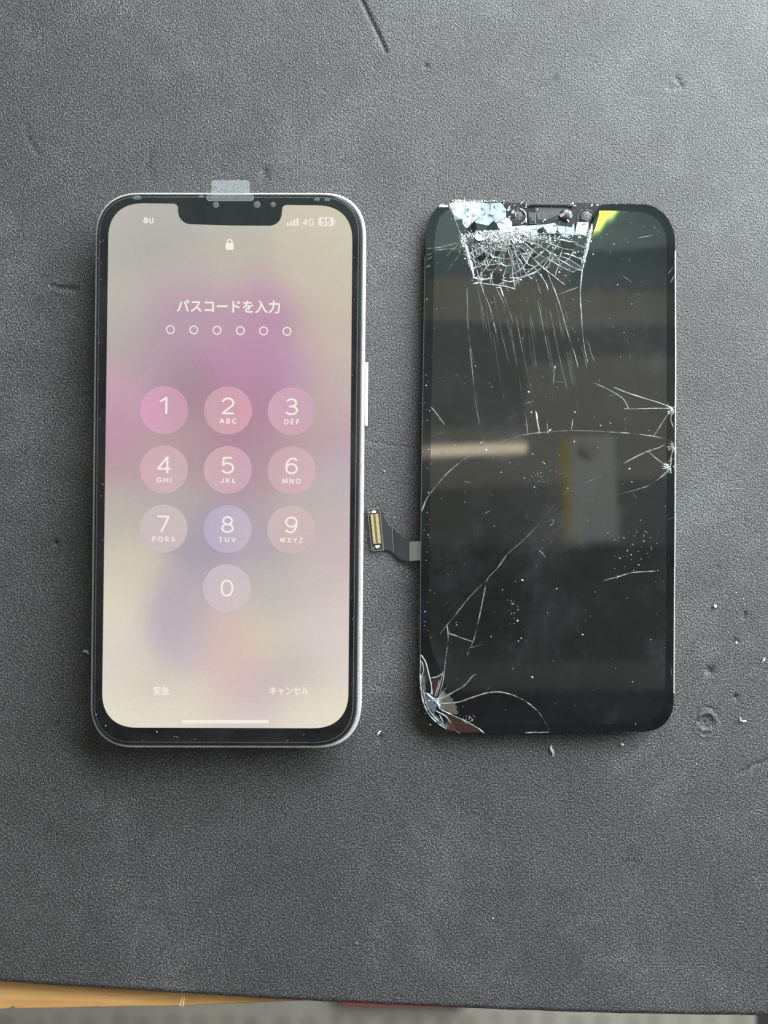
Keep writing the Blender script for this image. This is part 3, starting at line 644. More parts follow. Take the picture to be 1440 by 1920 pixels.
# ---- exposed slot at the top: earpiece and sensors
slab('sensor_tray', [(942, 380), (1124, 381), (1116, 402), (1112, 424), (1060, 428), (950, 428)], 0.2, 0.9, M['module_dark'], cd)
def at_z(pts, z0, z1, name, mt, bev=0.0): return slab(name, pts, z0, z1, mt, cd, bev)
at_z([(990, 379.5), (1074, 381), (1074, 387), (990, 386)], .9, 1.7, 'earpiece_bar', M['module'], .15)
at_z([(994, 382), (1070, 383.3), (1070, 385.4), (994, 384.5)], 1.6, 1.78, 'earpiece_slit', M['module_dark'])
at_z([(1002, 388), (1066, 389), (1060, 400), (1046, 404), (1020, 414), (1008, 412)], .9, 1.3, 'sensor_plate', M['module'], .1)
at_z([(990, 398), (1004, 398), (1005.5, 420), (991, 420.5)], .9, 1.7, 'sensor_box', M['module'], .2)
at_z([(992.5, 408), (996, 407), (996.5, 414.5), (1002.5, 414.5), (1002.5, 418), (992.5, 418)], 1.7, 1.74, 'sensor_window', M['gasket'])
def dome(name, cx, cy, r, z, h_, mt, n=22):
    V = []; F = []; lv = 5
    for k in range(lv):
        a = math.pi / 2 * k / lv
        for i in range(n): V.append(W(cx + r * math.cos(a) * math.cos(6.28318 * i / n), cy + r * math.cos(a) * math.sin(6.28318 * i / n), z + h_ * math.sin(a)))
    V.append(W(cx, cy, z + h_))
    for k in range(lv - 1):
        for i in range(n): F.append((k * n + i, k * n + (i + 1) % n, (k + 1) * n + (i + 1) % n, (k + 1) * n + i))
    F += [((lv - 1) * n + i, (lv - 1) * n + (i + 1) % n, lv * n) for i in range(n)]
    o = obj(name, V, F, mt, cd, True)
    bm = bmesh.new(); bm.from_mesh(o.data); bmesh.ops.recalc_face_normals(bm, faces=bm.faces); bm.to_mesh(o.data); bm.free(); return o
def washer(name, cx, cy, r0, r1, z, mt, a0=0, a1=360, n=28):
    V = []; F = []
    for i in range(n + 1):
        a = math.radians(a0 + (a1 - a0) * i / n)
        for r_, dz in ((r0, 0), ((r0 + r1) / 2, .25), (r1, 0)): V.append(W(cx + r_ * math.cos(a), cy + r_ * math.sin(a), z + dz))
    for i in range(n):
        for k in (0, 1): F.append((3 * i + k, 3 * i + k + 1, 3 * i + k + 4, 3 * i + k + 3))
    o = obj(name, V, F, mt, cd, True)
    return o
dome('camera_opening', 970, 405, 13, .9, .5, M['mesh'])
washer('camera_ring', 972, 406, 13.5, 15.5, 1.2, M['solder'], -75, 70)
dome('flood_sensor', 1099, 408, 15, .9, .7, M['mesh'])
washer('sensor_ring', 1099, 410, 15.5, 17.2, 1.2, M['module'], 180, 345)
dome('front_lens', 1061, 404, 13.5, .9, 1.0, M['module_dark'])
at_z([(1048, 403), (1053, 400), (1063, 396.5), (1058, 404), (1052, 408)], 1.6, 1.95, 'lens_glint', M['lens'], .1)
# splinters lying in the slot (joined, too many to pick apart)
V = []; F = []
def splinter(cx, cy, ln, wd_, ang, zf, tilt, hgt=.25):
    b0 = len(V); ca_, sa_ = math.cos(ang), math.sin(ang)
    pts = [(-ln, -wd_ * rnd.uniform(.2, 1)), (ln * rnd.uniform(.5, 1), -wd_), (ln * rnd.uniform(.6, 1), wd_ * rnd.uniform(.1, 1)), (-ln * rnd.uniform(.2, .9), wd_)]
    tx, ty = tilt
    for x, y in pts:
        X_, Y_ = x * ca_ - y * sa_, x * sa_ + y * ca_
        V.append(zf(cx + X_, cy + Y_, hgt + (tx * X_ - ty * Y_) * .16))
    F.append((b0, b0 + 1, b0 + 2, b0 + 3))
for i in range(84):
    if i < 34: cx, cy = rnd.uniform(944, 990), rnd.uniform(379, 420)
    elif i < 56: cx, cy = rnd.uniform(1066, 1122), rnd.uniform(380, 400)
    else: cx, cy = rnd.uniform(985, 1080), rnd.uniform(386, 420)
    splinter(cx, cy, rnd.uniform(1.5, 4.5), rnd.uniform(.3, 1.1), rnd.uniform(0, 6.28), lambda x, y, dz: W(x, y, 1.75 + dz), (rnd.uniform(-.5, .5), rnd.uniform(-.5, .6)), rnd.uniform(0, .3))
ms = mat('splinter_glass', (0.11, 0.12, 0.125), 0.15, spec=0.6)
tag(obj('slot_splinters', V, F, ms, cd), kind='stuff')

# ---- shards: some lean to the window; top pieces have sky reflection painted in
wdir = Vector(wo.location).normalized()
def shard(pts, lean, jit=0.03, mt='shard', lift=.12):
    cx = sum(p[0] for p in pts) / len(pts); cy = sum(p[1] for p in pts) / len(pts)
    base = Vector(S(cx, cy)); view = (Vector(cam.location) - base).normalized()
    tgt = (Vector(wo.location) - base).normalized()
    nh = (view + tgt).normalized() if lean else Vector((rnd.uniform(-.05, .05), rnd.uniform(-.05, .05), 1)).normalized()
    nh = (nh + Vector((rnd.uniform(-jit, jit), rnd.uniform(-jit, jit), 0))).normalized()
    P = []
    rad = max(math.dist(p, (cx, cy)) for p in pts) * .16
    for x, y in pts:
        b = Vector(S(x, y)); d = b - base; dz = -(nh.x * d.x + nh.y * d.y) / nh.z
        P.append(Vector((b.x, b.y, base.z + dz)))
    mn = min(p.z - S(0, pts[i][1])[2] for i, p in enumerate(P)); 
    for p in P: p.z += -mn + lift * MM * .4
    n = len(P); Vv_ = [tuple(p) for p in P] + [(p.x, p.y, p.z - .25 * MM) for p in P]
    o = obj('glass_shard', Vv_, [tuple(range(n)), tuple(range(2 * n - 1, n - 1, -1))] + [(i, n + i, n + (i + 1) % n, (i + 1) % n) for i in range(n)], M[mt], cd)
    bm = bmesh.new(); bm.from_mesh(o.data); bmesh.ops.recalc_face_normals(bm, faces=bm.faces); bm.to_mesh(o.data); bm.free()
    return o
A = lambda L: [(780 + x / 8, 360 + y / 8) for x, y in L]
B = lambda L: [(930 + x / 7.2, 360 + y / 7.2) for x, y in L]
big = [A([(500, 180), (640, 115), (745, 130), (735, 190), (640, 250), (520, 240)]), A([(530, 250), (640, 255), (730, 195), (735, 400), (690, 400), (590, 420)]),
       A([(745, 150), (895, 145), (925, 190), (890, 345), (830, 380), (820, 480), (760, 540), (705, 480), (700, 405), (740, 390)]), A([(905, 150), (1115, 180), (1105, 335), (900, 345)]),
       A([(895, 355), (1105, 345), (1155, 430), (1080, 500), (890, 460)]), A([(1125, 180), (1270, 170), (1345, 260), (1345, 375), (1210, 465), (1165, 430), (1115, 340)]),
       A([(1215, 475), (1350, 385), (1435, 450), (1435, 600), (1250, 560)]), A([(830, 390), (885, 360), (885, 430), (830, 470)]), A([(360, 185), (480, 200), (485, 225), (340, 225)]),
       B([(55, 485), (395, 455), (395, 555), (330, 600), (60, 540)]), B([(400, 505), (555, 515), (545, 620), (500, 640), (410, 590)]), B([(400, 460), (640, 445), (635, 475), (560, 508), (405, 500)]),
       B([(645, 445), (780, 422), (838, 450), (780, 600), (690, 540), (645, 480)]), B([(845, 460), (940, 470), (935, 610), (880, 570), (830, 520)]), B([(945, 470), (1020, 482), (1048, 425), (1060, 555), (945, 610)]),
       B([(1100, 412), (1250, 412), (1240, 520), (1220, 590), (1070, 560)])]
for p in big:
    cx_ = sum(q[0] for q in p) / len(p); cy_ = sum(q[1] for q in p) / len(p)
    shard([(cx_ + (x - cx_) * 1.03, cy_ + (y - cy_) * 1.03) for x, y in p], False, .02, rnd.choice(('sky_reflect_pale', 'sky_reflect_pale', 'sky_reflect_pale', 'sky_reflect_blue')), .05)
low = [A([(590, 425), (690, 402), (700, 480), (760, 545), (750, 600), (660, 630)]), A([(830, 480), (885, 440), (900, 600), (830, 610)]), A([(905, 470), (1080, 505), (1060, 560), (920, 590)])]
for p in low: shard(p, False, .03, 'panel')
# cells of the shattered web, each a slightly tilted pane
CX, CY = 950, 438
def inside(x, y):
    if y < 436 or y > 548: return False
    xl = 846 + (y - 395) * .34; xr = 1111 - (y - 420) * .22
    return xl < x < xr
rings = [14, 26, 40, 56, 74, 95, 120, 150]
def polar(r, a, j=1.0):
    return (CX + r * 1.12 * math.cos(a) + rnd.uniform(-1, 1) * j, CY + r * .82 * math.sin(a) + rnd.uniform(-1, 1) * j)
angs = [math.radians(x) for x in (2, 11, 19, 30, 40, 52, 61, 70, 82, 93, 103, 113, 124, 135, 146, 158, 168, 178)]
grid = {}
for i, r in enumerate(rings):
    for j, a in enumerate(angs):
        grid[i, j] = polar(r * rnd.uniform(.94, 1.06), a + rnd.uniform(-.05, .05), 1.4)
cnt = 0
for i in range(len(rings) - 1):
    for j in range(len(angs) - 1):
        q = [grid[i, j], grid[i, j + 1], grid[i + 1, j + 1], grid[i + 1, j]]
        c_ = (sum(p[0] for p in q) / 4, sum(p[1] for p in q) / 4)
        if inside(*c_) and all(inside(p[0], min(547, max(437, p[1]))) for p in q) and max(p[1] for p in q) < 540 and rnd.random() < .8:
            sh_ = [(c_[0] + (p[0] - c_[0]) * .86, c_[1] + (p[1] - c_[1]) * .86) for p in q]
            if math.dist(sh_[0], sh_[2]) > 6: shard(sh_, rnd.random() < (.22 if c_[1] < 458 else 0), .05, 'panel', .05); cnt += 1

# ---- cracks: ribbons with a raised middle line
class Ribbons:
    def __init__(s): s.V = []; s.F = []
    def add(s, pts, w0, w1=None, jag=1.0, step=7.0, taper=True):
        w1 = w0 if w1 is None else w1
        if len(pts) >= 4 and step >= 5:            # round the run of the crack
            q = [pts[0]] + list(pts) + [pts[-1]]; R = []
            for i in range(1, len(q) - 2):
                a, b, c, d = q[i - 1:i + 3]
                for u in (0, .25, .5, .75):
                    R.append(tuple(.5 * (2 * b[k] + (c[k] - a[k]) * u + (2 * a[k] - 5 * b[k] + 4 * c[k] - d[k]) * u * u + (3 * b[k] - a[k] - 3 * c[k] + d[k]) * u ** 3) for k in (0, 1)))
            pts = R + [pts[-1]]
        P = [pts[0]]
        for a, b in zip(pts[:-1], pts[1:]):
            n = max(1, int(math.dist(a, b) / step)); nx_, ny_ = -(b[1] - a[1]), (b[0] - a[0]); L_ = math.hypot(nx_, ny_) or 1
            for i in range(1, n + 1):
                t_ = i / n; o_ = rnd.gauss(0, .45) * jag if i < n else 0
                P.append((a[0] + (b[0] - a[0]) * t_ + nx_ / L_ * o_, a[1] + (b[1] - a[1]) * t_ + ny_ / L_ * o_))
        n = len(P); b0 = len(s.V)
        for i, (x, y) in enumerate(P):
            a, b = P[max(0, i - 1)], P[min(n - 1, i + 1)]; dx, dy = b[0] - a[0], b[1] - a[1]; L_ = math.hypot(dx, dy) or 1
            w = (w0 + (w1 - w0) * i / max(1, n - 1)) * rnd.uniform(.55, 1.35) / 2
            if taper and i in (0, n - 1): w *= .3
            nx_, ny_ = -dy / L_ * w, dx / L_ * w
            s.V += [S(x + nx_, y + ny_, .045), S(x, y, .045 + min(.25, w * .16 * rnd.uniform(.4, 1.6))), S(x - nx_, y - ny_, .045)]
        for i in range(n - 1):
            for k in (0, 1): s.F.append((b0 + 3 * i + k, b0 + 3 * i + k + 1, b0 + 3 * i + k + 4, b0 + 3 * i + k + 3))
    def star(s, cx, cy, n, l0, l1, w, a0=0, a1=360):
        for i in range(n):
            a = math.radians(rnd.uniform(a0, a1)); l_ = rnd.uniform(l0, l1); s.add([(cx, cy), (cx + l_ * math.cos(a), cy + l_ * math.sin(a))], w, .5, .8, 4)
    def build(s, name, mt): 
        o = obj(name, s.V, s.F, mt, cd); tag(o, kind='stuff')
        bm = bmesh.new(); bm.from_mesh(o.data)
        for f_ in bm.faces:
            f_.normal_update()
            if f_.normal.z < 0: f_.normal_flip()
        bm.to_mesh(o.data); bm.free(); return o
br, mid, fa = Ribbons(), Ribbons(), Ribbons()
# web rings and spokes
for i, r in enumerate(rings):
    run = []
    for j in range(len(angs)):
        p = grid[i, j]
        if inside(*p) and rnd.random() > (.10 if i < 5 else .30): run.append(p)
        else:
            if len(run) > 1: br.add(run, 2.3 if i < 5 else 1.9, None, 1.4, 5)
            run = []
    if len(run) > 1: br.add(run, 2.3 if i < 5 else 1.9, None, 1.4, 5)
for j in range(len(angs)):
    run = [(CX + rnd.uniform(-6, 6), CY + rnd.uniform(-2, 4))]
    for i in range(len(rings)):
        if inside(*grid[i, j]): run.append(grid[i, j])
        else: break
    if len(run) > 2: br.add(run, 2.2, 1.3, .9, 6)
# finer arcs between the rings, in short pieces
for r in (19, 32, 47, 64, 84, 106):
    a = rnd.uniform(0, .3)
    while a < 3.1:
        b = a + rnd.uniform(.25, .8); n_ = 5; rr = r * rnd.uniform(.92, 1.08)
        run = [p for p in (polar(rr * rnd.uniform(.97, 1.03), a + (b - a) * i / n_, .6) for i in range(n_ + 1)) if inside(*p)]
        if len(run) > 2 and rnd.random() < (.9 if r < 70 else .55): br.add(run, rnd.uniform(1.3, 2.3), 1.2, .7, 5)
        a = b + rnd.uniform(.02, .25)
for a in [rnd.uniform(.05, 3.1) for k in range(20)]:
    r0 = rnd.uniform(6, 40); r1 = r0 + rnd.uniform(20, 70)
    run = [p for p in (polar(r0 + (r1 - r0) * i / 4, a + rnd.gauss(0, .015), .5) for i in range(5)) if inside(*p)]
    if len(run) > 2: br.add(run, rnd.uniform(1.2, 2.0), .9, .6, 6)
# secondary fine cracks of the crushed centre
for k in range(170):
    a = rnd.uniform(0.05, 3.1); r0 = abs(rnd.gauss(22, 22)); p = polar(r0, a, 4); l_ = rnd.uniform(7, 20); b = rnd.choice((a, a + 1.57, rnd.uniform(0, 6.28))) + rnd.gauss(0, .3)
    q = (p[0] + l_ * math.cos(b), p[1] + l_ * math.sin(b) * .85)
    if inside(*p) and inside(q[0], q[1]): br.add([p, q], rnd.uniform(1.1, 2.0), .8, .8, 4)
# near-vertical fissures left of the centre
for k in range(15):
    x0 = 882 + k * 5.6 + rnd.uniform(-2, 2); y0 = rnd.uniform(448, 462); ln = rnd.uniform(30, 85)
    br.add([(x0, y0), (x0 + ln * .10, y0 + ln * .5), (x0 + ln * .24, y0 + ln)], rnd.uniform(1.2, 2.1), .9, .7, 8)
dk = Ribbons()      # dark fractures across the painted sky reflection
for k in range(46):
    if k < 28: x0, y0 = rnd.uniform(848, 948), rnd.uniform(376, 420)
    else: x0, y0 = rnd.uniform(955, 1104), rnd.uniform(420, 442)
    a = rnd.choice((rnd.gauss(1.6, .35), rnd.gauss(0, .4), rnd.uniform(0, 3.1))); l_ = rnd.uniform(3, 14); q = (x0 + l_ * math.cos(a), y0 + l_ * math.sin(a))
    dk.add([(x0, y0), ((x0 + q[0]) / 2 + rnd.uniform(-1.5, 1.5), (y0 + q[1]) / 2 + rnd.uniform(-1.5, 1.5)), q], rnd.uniform(.8, 2.2), .6, 1.0, 3)
dk.V = [(x, y, z + .14 * MM) for x, y, z in dk.V]
# borders of the broken zone
br.add([(842, 388), (853, 412), (864, 440), (872, 458)], 2.4, 4.0, .8, 6); br.add([(872, 456), (877, 478), (884, 500), (887, 520)], 6.5, 4.0, 1.6, 4)
br.add([(870, 446), (874, 462), (880, 486)], 5, 3, 2, 3)
br.add([(1110, 420), (1104, 448), (1097, 480), (1092, 505)], 4.8, 3.2, 1.0, 5); br.add([(1106, 436), (1099, 466)], 4, 3, 1.6, 4); br.add([(1092, 500), (1089, 530), (1088, 560), (1094, 640), (1102, 680)], 2.0, 1.0, .4, 10)
for L in ([(1092, 487), (1075, 480), (1054, 474)], [(1098, 466), (1080, 458), (1062, 452), (1040, 447)], [(1090, 508), (1068, 498), (1048, 486), (1034, 474)], [(1047, 487), (1056, 465), (1064, 452)], [(1034, 474), (1046, 458), (1052, 448)],
          [(887, 520), (900, 524), (915, 523), (925, 516)], [(887, 532), (902, 530), (905, 524)], [(882, 505), (900, 500), (905, 495)], [(884, 512), (890, 504)], [(911, 507), (930, 505), (936, 510)], [(935, 497), (955, 486), (964, 474), (980, 466)],
          [(955, 521), (975, 521), (1000, 512), (1018, 500), (1030, 482), (1034, 474)], [(955, 518), (980, 502), (994, 478), (1012, 458)], [(1018, 500), (1022, 505), (1032, 492), (1040, 480)], [(975, 521), (964, 538)], [(936, 533), (950, 527)], [(930, 540), (938, 539), (944, 556)]):
    br.add(L, 2.9, 2.2, .9, 5)
for (cx, cy) in ((1033, 474), (1046, 487), (902, 500), (905, 524), (1091, 490), (1097, 468), (994, 476), (888, 516), (876, 476)): br.star(cx, cy, 4, 4, 10, 3.2)
# streaks running down from the web
for L, w in (([(900, 528), (908, 552), (918, 575), (924, 600), (930, 625)], 2.0), ([(931, 541), (938, 555), (946, 575)], 2.2), ([(946, 528), (952, 544), (956, 556)], 2.6), ([(920, 568), (932, 566)], 3), ([(1000, 516), (1008, 532), (1014, 552)], 1.6),
             ([(1026, 510), (1040, 545), (1044, 556), (1052, 580), (1062, 618), (1076, 660), (1084, 690)], 1.9), ([(1088, 537), (1064, 546), (1044, 553)], 1.5), ([(944, 556), (954, 580), (962, 605)], 1.4)):
    mid.add(L, w, w * .6, .5, 9)
for k in range(8):
    x0 = 900 + k * 21 + rnd.uniform(-5, 5); y0 = rnd.uniform(540, 600); ln = rnd.uniform(60, 170)
    fa.add([(x0, y0), (x0 + ln * .10, y0 + ln * .5), (x0 + ln * .22, y0 + ln)], rnd.uniform(1.0, 2.2), .8, .5, 12)
for k in range(34):      # hair-thin drag marks below the web
    x0 = rnd.uniform(872, 1100); y0 = rnd.uniform(520, 660); ln = rnd.uniform(40, 150)
    fa.add([(x0, y0), (x0 + ln * .07, y0 + ln * .5), (x0 + ln * .16, y0 + ln)], rnd.uniform(.5, 1.0), .4, .4, 14)
fa.add([(875, 540), (877, 600), (880, 640), (885, 690), (892, 760), (905, 820), (911, 843)], 1.8, 1.6, .4, 14)
fa.add([(1102, 640), (1110, 668), (1118, 690)], 4, 1.5, .6, 8); fa.add([(1070, 610), (1090, 650), (1100, 690)], 5, 2, .6, 8)
# upper left corner
for L, w in (([(862, 455), (845, 472), (820, 494), (798, 502)], 2.2), ([(861, 478), (848, 495), (836, 512), (818, 535)], 1.8), ([(858, 467), (835, 467), (812, 470)], 1.4), ([(800, 466), (825, 464), (845, 459), (858, 455)], 1.5), ([(861, 440), (862, 478)], 2.4), ([(840, 383), (850, 405), (858, 428)], 1.6)): mid.add(L, w, w * .7, .6, 7)
for y0 in (480, 488, 501, 513, 526, 529): mid.add([(799, y0), (811, y0 - rnd.uniform(2, 8))], 2, 1, .6, 4)
# long cracks across the middle
for L, w in (([(790, 960), (800, 935), (815, 915), (838, 888), (870, 862), (905, 845), (940, 828), (985, 815), (1030, 810)], 2.0), ([(1140, 810), (1180, 813), (1222, 818), (1250, 824), (1258, 829)], 2.4), ([(1258, 768), (1242, 766), (1180, 767), (1170, 766)], 2.0),
             ([(1262, 766), (1240, 757), (1225, 752), (1180, 738), (1150, 726)], 2.2), ([(1110, 716), (1145, 733), (1168, 748), (1178, 766)], 1.8), ([(1256, 772), (1243, 790), (1234, 805), (1225, 818)], 2.2), ([(1254, 830), (1235, 840), (1216, 846), (1190, 858), (1168, 870)], 2.8),
             ([(1215, 846), (1228, 858), (1246, 872)], 1.6), ([(1258, 876), (1245, 890), (1225, 905), (1205, 915), (1160, 927)], 2.2), ([(1262, 770), (1257, 785), (1262, 803), (1258, 822), (1261, 840), (1258, 858), (1257, 874)], 3.0),
             ([(1040, 686), (1038, 710), (1036, 730), (1035, 760)], 2.0), ([(1004, 770), (1007, 790), (1010, 812)], 3.0), ([(984, 774), (988, 800), (990, 816)], 1.8), ([(1026, 788), (1026, 812)], 1.6), ([(1074, 786), (1071, 806)], 2.0), ([(981, 758), (1002, 752)], 1.4)):
    mid.add(L, w, w * .8, .45, 9)
fa.add([(1030, 810), (1060, 808), (1100, 808), (1140, 810)], 1.4, 1.4, .3, 12); fa.add([(1168, 870), (1140, 885), (1110, 900), (1060, 925), (1020, 970)], 1.6, 1.2, .4, 12)
for cx, cy, n in ((1261, 767, 16), (1262, 836, 12), (1255, 876, 12)): br.star(cx, cy, n, 5, 15, 3.4, 100, 260); br.star(cx, cy, n // 2, 4, 14, 3.0, 60, 120)
for cx, cy in ((1178, 765), (1225, 818), (911, 844), (1009, 811), (1030, 806), (1216, 846)): br.star(cx, cy, 4, 2, 6, 3.0)
br.add([(1004, 770), (1008, 795), (1012, 812)], 2.4, 3.6, .5, 6); br.add([(1026, 812), (1034, 804)], 4, 2.5, .5, 4)
# lower left diagonal
for L, w in (([(950, 1040), (932, 1066), (914, 1086), (906, 1120), (900, 1150), (892, 1185), (886, 1205), (875, 1230)], 2.0), ([(1020, 972), (985, 1010), (950, 1040)], 1.4), ([(914, 1086), (880, 1120), (850, 1158), (838, 1172), (824, 1190)], 1.2), ([(838, 1172), (840, 1200), (836, 1230), (833, 1256)], 2.0),
             ([(840, 1187), (862, 1195), (888, 1204)], 1.6), ([(875, 1217), (905, 1208)], 1.4), ([(833, 1256), (830, 1280), (822, 1308)], 2.4), ([(824, 1313), (850, 1298), (870, 1286), (884, 1270), (892, 1264)], 2.8), ([(825, 1320), (858, 1317), (885, 1308), (915, 1299), (945, 1299), (980, 1312), (1008, 1334), (1024, 1358), (1031, 1373)], 2.4),
             ([(1026, 978), (1034, 974), (1038, 980), (1028, 988)], 2.2), ([(1128, 1090), (1158, 1082), (1185, 1074), (1230, 1071)], 1.8)):
    mid.add(L, w, w * .8, .45, 9)
# burst at the lower left corner
for L, w in (([(789, 1228), (798, 1242), (803, 1262), (808, 1282), (810, 1304)], 3.0), ([(807, 1272), (822, 1268), (830, 1262)], 2.4), ([(818, 1306), (824, 1285), (831, 1258)], 2.0), ([(814, 1308), (820, 1290), (824, 1275)], 2.0), ([(800, 1300), (808, 1308), (816, 1314)], 6.0), ([(816, 1314), (822, 1322), (824, 1330)], 6.0),
             ([(826, 1330), (850, 1342), (876, 1354), (896, 1366), (906, 1374)], 3.2), ([(895, 1364), (902, 1370), (908, 1375)], 6.0), ([(818, 1333), (834, 1342), (846, 1356)], 3.0), ([(824, 1340), (832, 1356)], 2.4), ([(798, 1308), (802, 1326), (814, 1344), (832, 1360)], 3.0), ([(788, 1262), (789, 1290), (793, 1315), (803, 1338), (818, 1354), (838, 1368)], 4.0),
             ([(789, 1282), (795, 1300), (798, 1318), (808, 1338), (826, 1356)], 2.4), ([(856, 1371), (862, 1375)], 5), ([(985, 1374), (1030, 1373)], 2.5), ([(788, 1225), (788.5, 1262)], 2.0), ([(791, 1240), (794, 1258), (790, 1274)], 2.4)):
    br.add(L, w * .72, w * .5, .9, 5)
br.star(817, 1314, 9, 5, 14, 3.0); br.star(817, 1314, 14, 10, 32, 1.5, -70, 60); br.star(812, 1322, 10, 6, 20, 1.6, 60, 250)
# scratches
for k in range(58):
    x0, y0 = rnd.uniform(800, 1255), rnd.uniform(440, 1350); a = rnd.choice((rnd.uniform(0, 3.14), rnd.gauss(-.5, .3))); l_ = rnd.uniform(4, 18)
    fa.add([(x0, y0), (x0 + l_ * math.cos(a), y0 + l_ * math.sin(a))], rnd.uniform(1.2, 1.9), .7, .4, 6)
for L in ([(808, 763), (822, 780), (834, 797)], [(1005, 1028), (1018, 1038), (1023, 1048)], [(1180, 437), (1192, 448), (1238, 437)], [(1225, 424), (1238, 437)], [(1256, 1244), (1260, 1270)], [(815, 815), (830, 810)], [(1252, 515), (1262, 500)], [(1257, 530), (1265, 515)], [(1190, 551), (1206, 554)], [(1168, 518), (1186, 530)], [(870, 903), (884, 905)], [(908, 963), (920, 957)]):
    mid.add(L[-2:] if len(L) == 3 and L[0] == (1180, 437) else L, 1.5, .8, .4, 5)
dk.build('dark_fractures', M['module_dark']); br.build('crack_lines', M['crack']); mid.build('fine_crack_lines', M['crack_mid']); fa.build('faint_scratches', M['crack_faint'])

# crushed glass powder: tiny tilted chips
V = []; F = []
def chip(cx, cy, r, dz=.12):
    b0 = len(V); a0 = rnd.random() * 6.28; nn = rnd.choice((3, 4)); tx, ty = rnd.uniform(-1, 1), rnd.uniform(-1, 1)
    for i in range(nn):
        a = a0 + 6.283 * i / nn; rr = r * rnd.uniform(.5, 1.2); X_, Y_ = rr * math.cos(a), rr * math.sin(a)
        V.append(S(cx + X_, cy + Y_, dz + (tx * X_ + ty * Y_) * .05))
    F.append(tuple(range(b0, b0 + nn)))
for k in range(1500):
    u_ = rnd.random()
    if u_ < .62:
        x, y = rnd.gauss(938, 34), 440 + abs(rnd.gauss(0, 12)) - 8
        if not (872 < x < 1040 and y > 426): continue
    elif u_ < .74: tt = rnd.random(); x, y = 866 + 18 * tt + rnd.gauss(0, 3), 442 + 60 * tt
    elif u_ < .84: tt = rnd.random(); x, y = 1108 - 14 * tt + rnd.gauss(0, 2), 432 + 60 * tt
    elif u_ < .95: x, y = rnd.uniform(866, 1108), 443 + rnd.gauss(0, 4)
    else: x, y = rnd.uniform(880, 1090), rnd.uniform(450, 530)
    chip(x, y, rnd.uniform(.7, 2.3), rnd.uniform(.08, .3))
for k in range(70):   # top rim chips and right hand chips
    x = rnd.uniform(845, 945); chip(x, 377 + rnd.gauss(0, 1.6), rnd.uniform(.8, 2.0))
for k in range(26): chip(rnd.gauss(1256, 5), rnd.choice((766, 836, 875)) + rnd.gauss(0, 7), rnd.uniform(.7, 1.8))
for k in range(22): chip(rnd.gauss(880, 5), rnd.gauss(1351, 5), rnd.uniform(.6, 1.4))
for k in range(14): chip(rnd.gauss(813, 7), rnd.gauss(1314, 7), rnd.uniform(.7, 2.0))
o = obj('glass_powder', V, F, M['powder'], cd); tag(o, kind='stuff')
# broken corner: bare layers under the missing glass and the cracked rim
def layer(name, pts, mt, dz): return flat(name, pts, 0, mt, cd, lambda x, y: S(x, y, dz))
layer('bare_layer', [(808, 1276), (822, 1270), (830, 1262), (826, 1285), (816, 1305), (811, 1303)], M['maroon'], .03)
layer('bare_layer', [(790, 1235), (797, 1246), (803, 1268), (800, 1284), (790, 1270)], M['maroon'], .03)
layer('bare_layer', [(826, 1330), (850, 1342), (880, 1358), (903, 1373), (862, 1373.5), (850, 1360), (836, 1342)], M['maroon'], .03)
layer('bare_layer', [(834, 1353), (846, 1352), (858, 1372), (840, 1369)], mat('exposed_film_red', (0.045, 0.016, 0.012), 0.35), .035)
zz = [(824, 1308)]
for k in range(13):
    tt = k / 12; x = 830 + 28 * tt + (2.2 if k % 2 else -1.2); y = 1296 + 44 * tt - 4 * math.sin(3.1 * tt); zz.append((x + 6 * math.sin(3.14 * tt), y))
layer('adhesive_patch', zz + [(846, 1338), (826, 1326)], M['olive'], .028)
for k in range(9):    # slanted slivers of the corner rim
    t0, t1 = k / 9, (k + .9) / 9
    f_ = lambda tt, off: (788.5 + off + (836 - 788.5) * tt ** 1.9, 1268 + 98 * (1 - (1 - tt) ** 1.35) - off * .5 * tt)
    pts = [f_(t0, 0), f_(t1, 0), f_(t1, rnd.uniform(6, 9)), f_(t0, rnd.uniform(6, 9))]
    shard(pts, False, .12, 'shard', .05)
shard([(799, 1306), (808, 1310), (815, 1318), (818, 1332), (812, 1336), (802, 1322)], False, .1, 'shard', .05)
# dust
dp = [(979, 1088, 2.8), (970, 1164, 2.0), (998, 1270, 2.0), (1159, 1081, 2.2), (911, 844, 3.2), (902, 830, 2), (1180, 879, 1.8), (972, 1202, 1.3), (977, 1197, 1.3), (1092, 1190, 1.6), (1040, 688, 2), (991, 735, 2.2), (996, 773, 1.8), (1078, 773, 1.8), (1126, 798, 1.6), (1076, 828, 1.6), (1158, 534, 1.3), (1112, 477, 1.6)]
for k in range(230):
    u_ = rnd.random()
    if u_ < .55: x, y = rnd.uniform(796, 1260), rnd.uniform(560, 1360)
    elif u_ < .68: x, y = rnd.gauss(1190, 25), rnd.gauss(1030, 26)
    elif u_ < .76: x, y = rnd.gauss(968, 9), rnd.gauss(1150, 20)
    elif u_ < .84: x, y = rnd.gauss(1020, 16), rnd.gauss(890, 16)
    elif u_ < .93: x, y = rnd.uniform(794, 808), rnd.uniform(700, 1200)
    else: x, y = rnd.uniform(1120, 1250), rnd.uniform(400, 560)
    if 793 < x < 1262 and y < 1365: dp.append((x, y, rnd.choice((.5, .6, .7, .8, 1.2))))
tag(specks('dust_specks', dp, M['dust'], cd, lambda x, y, dz: S(x, y, .03 + dz)), kind='stuff')
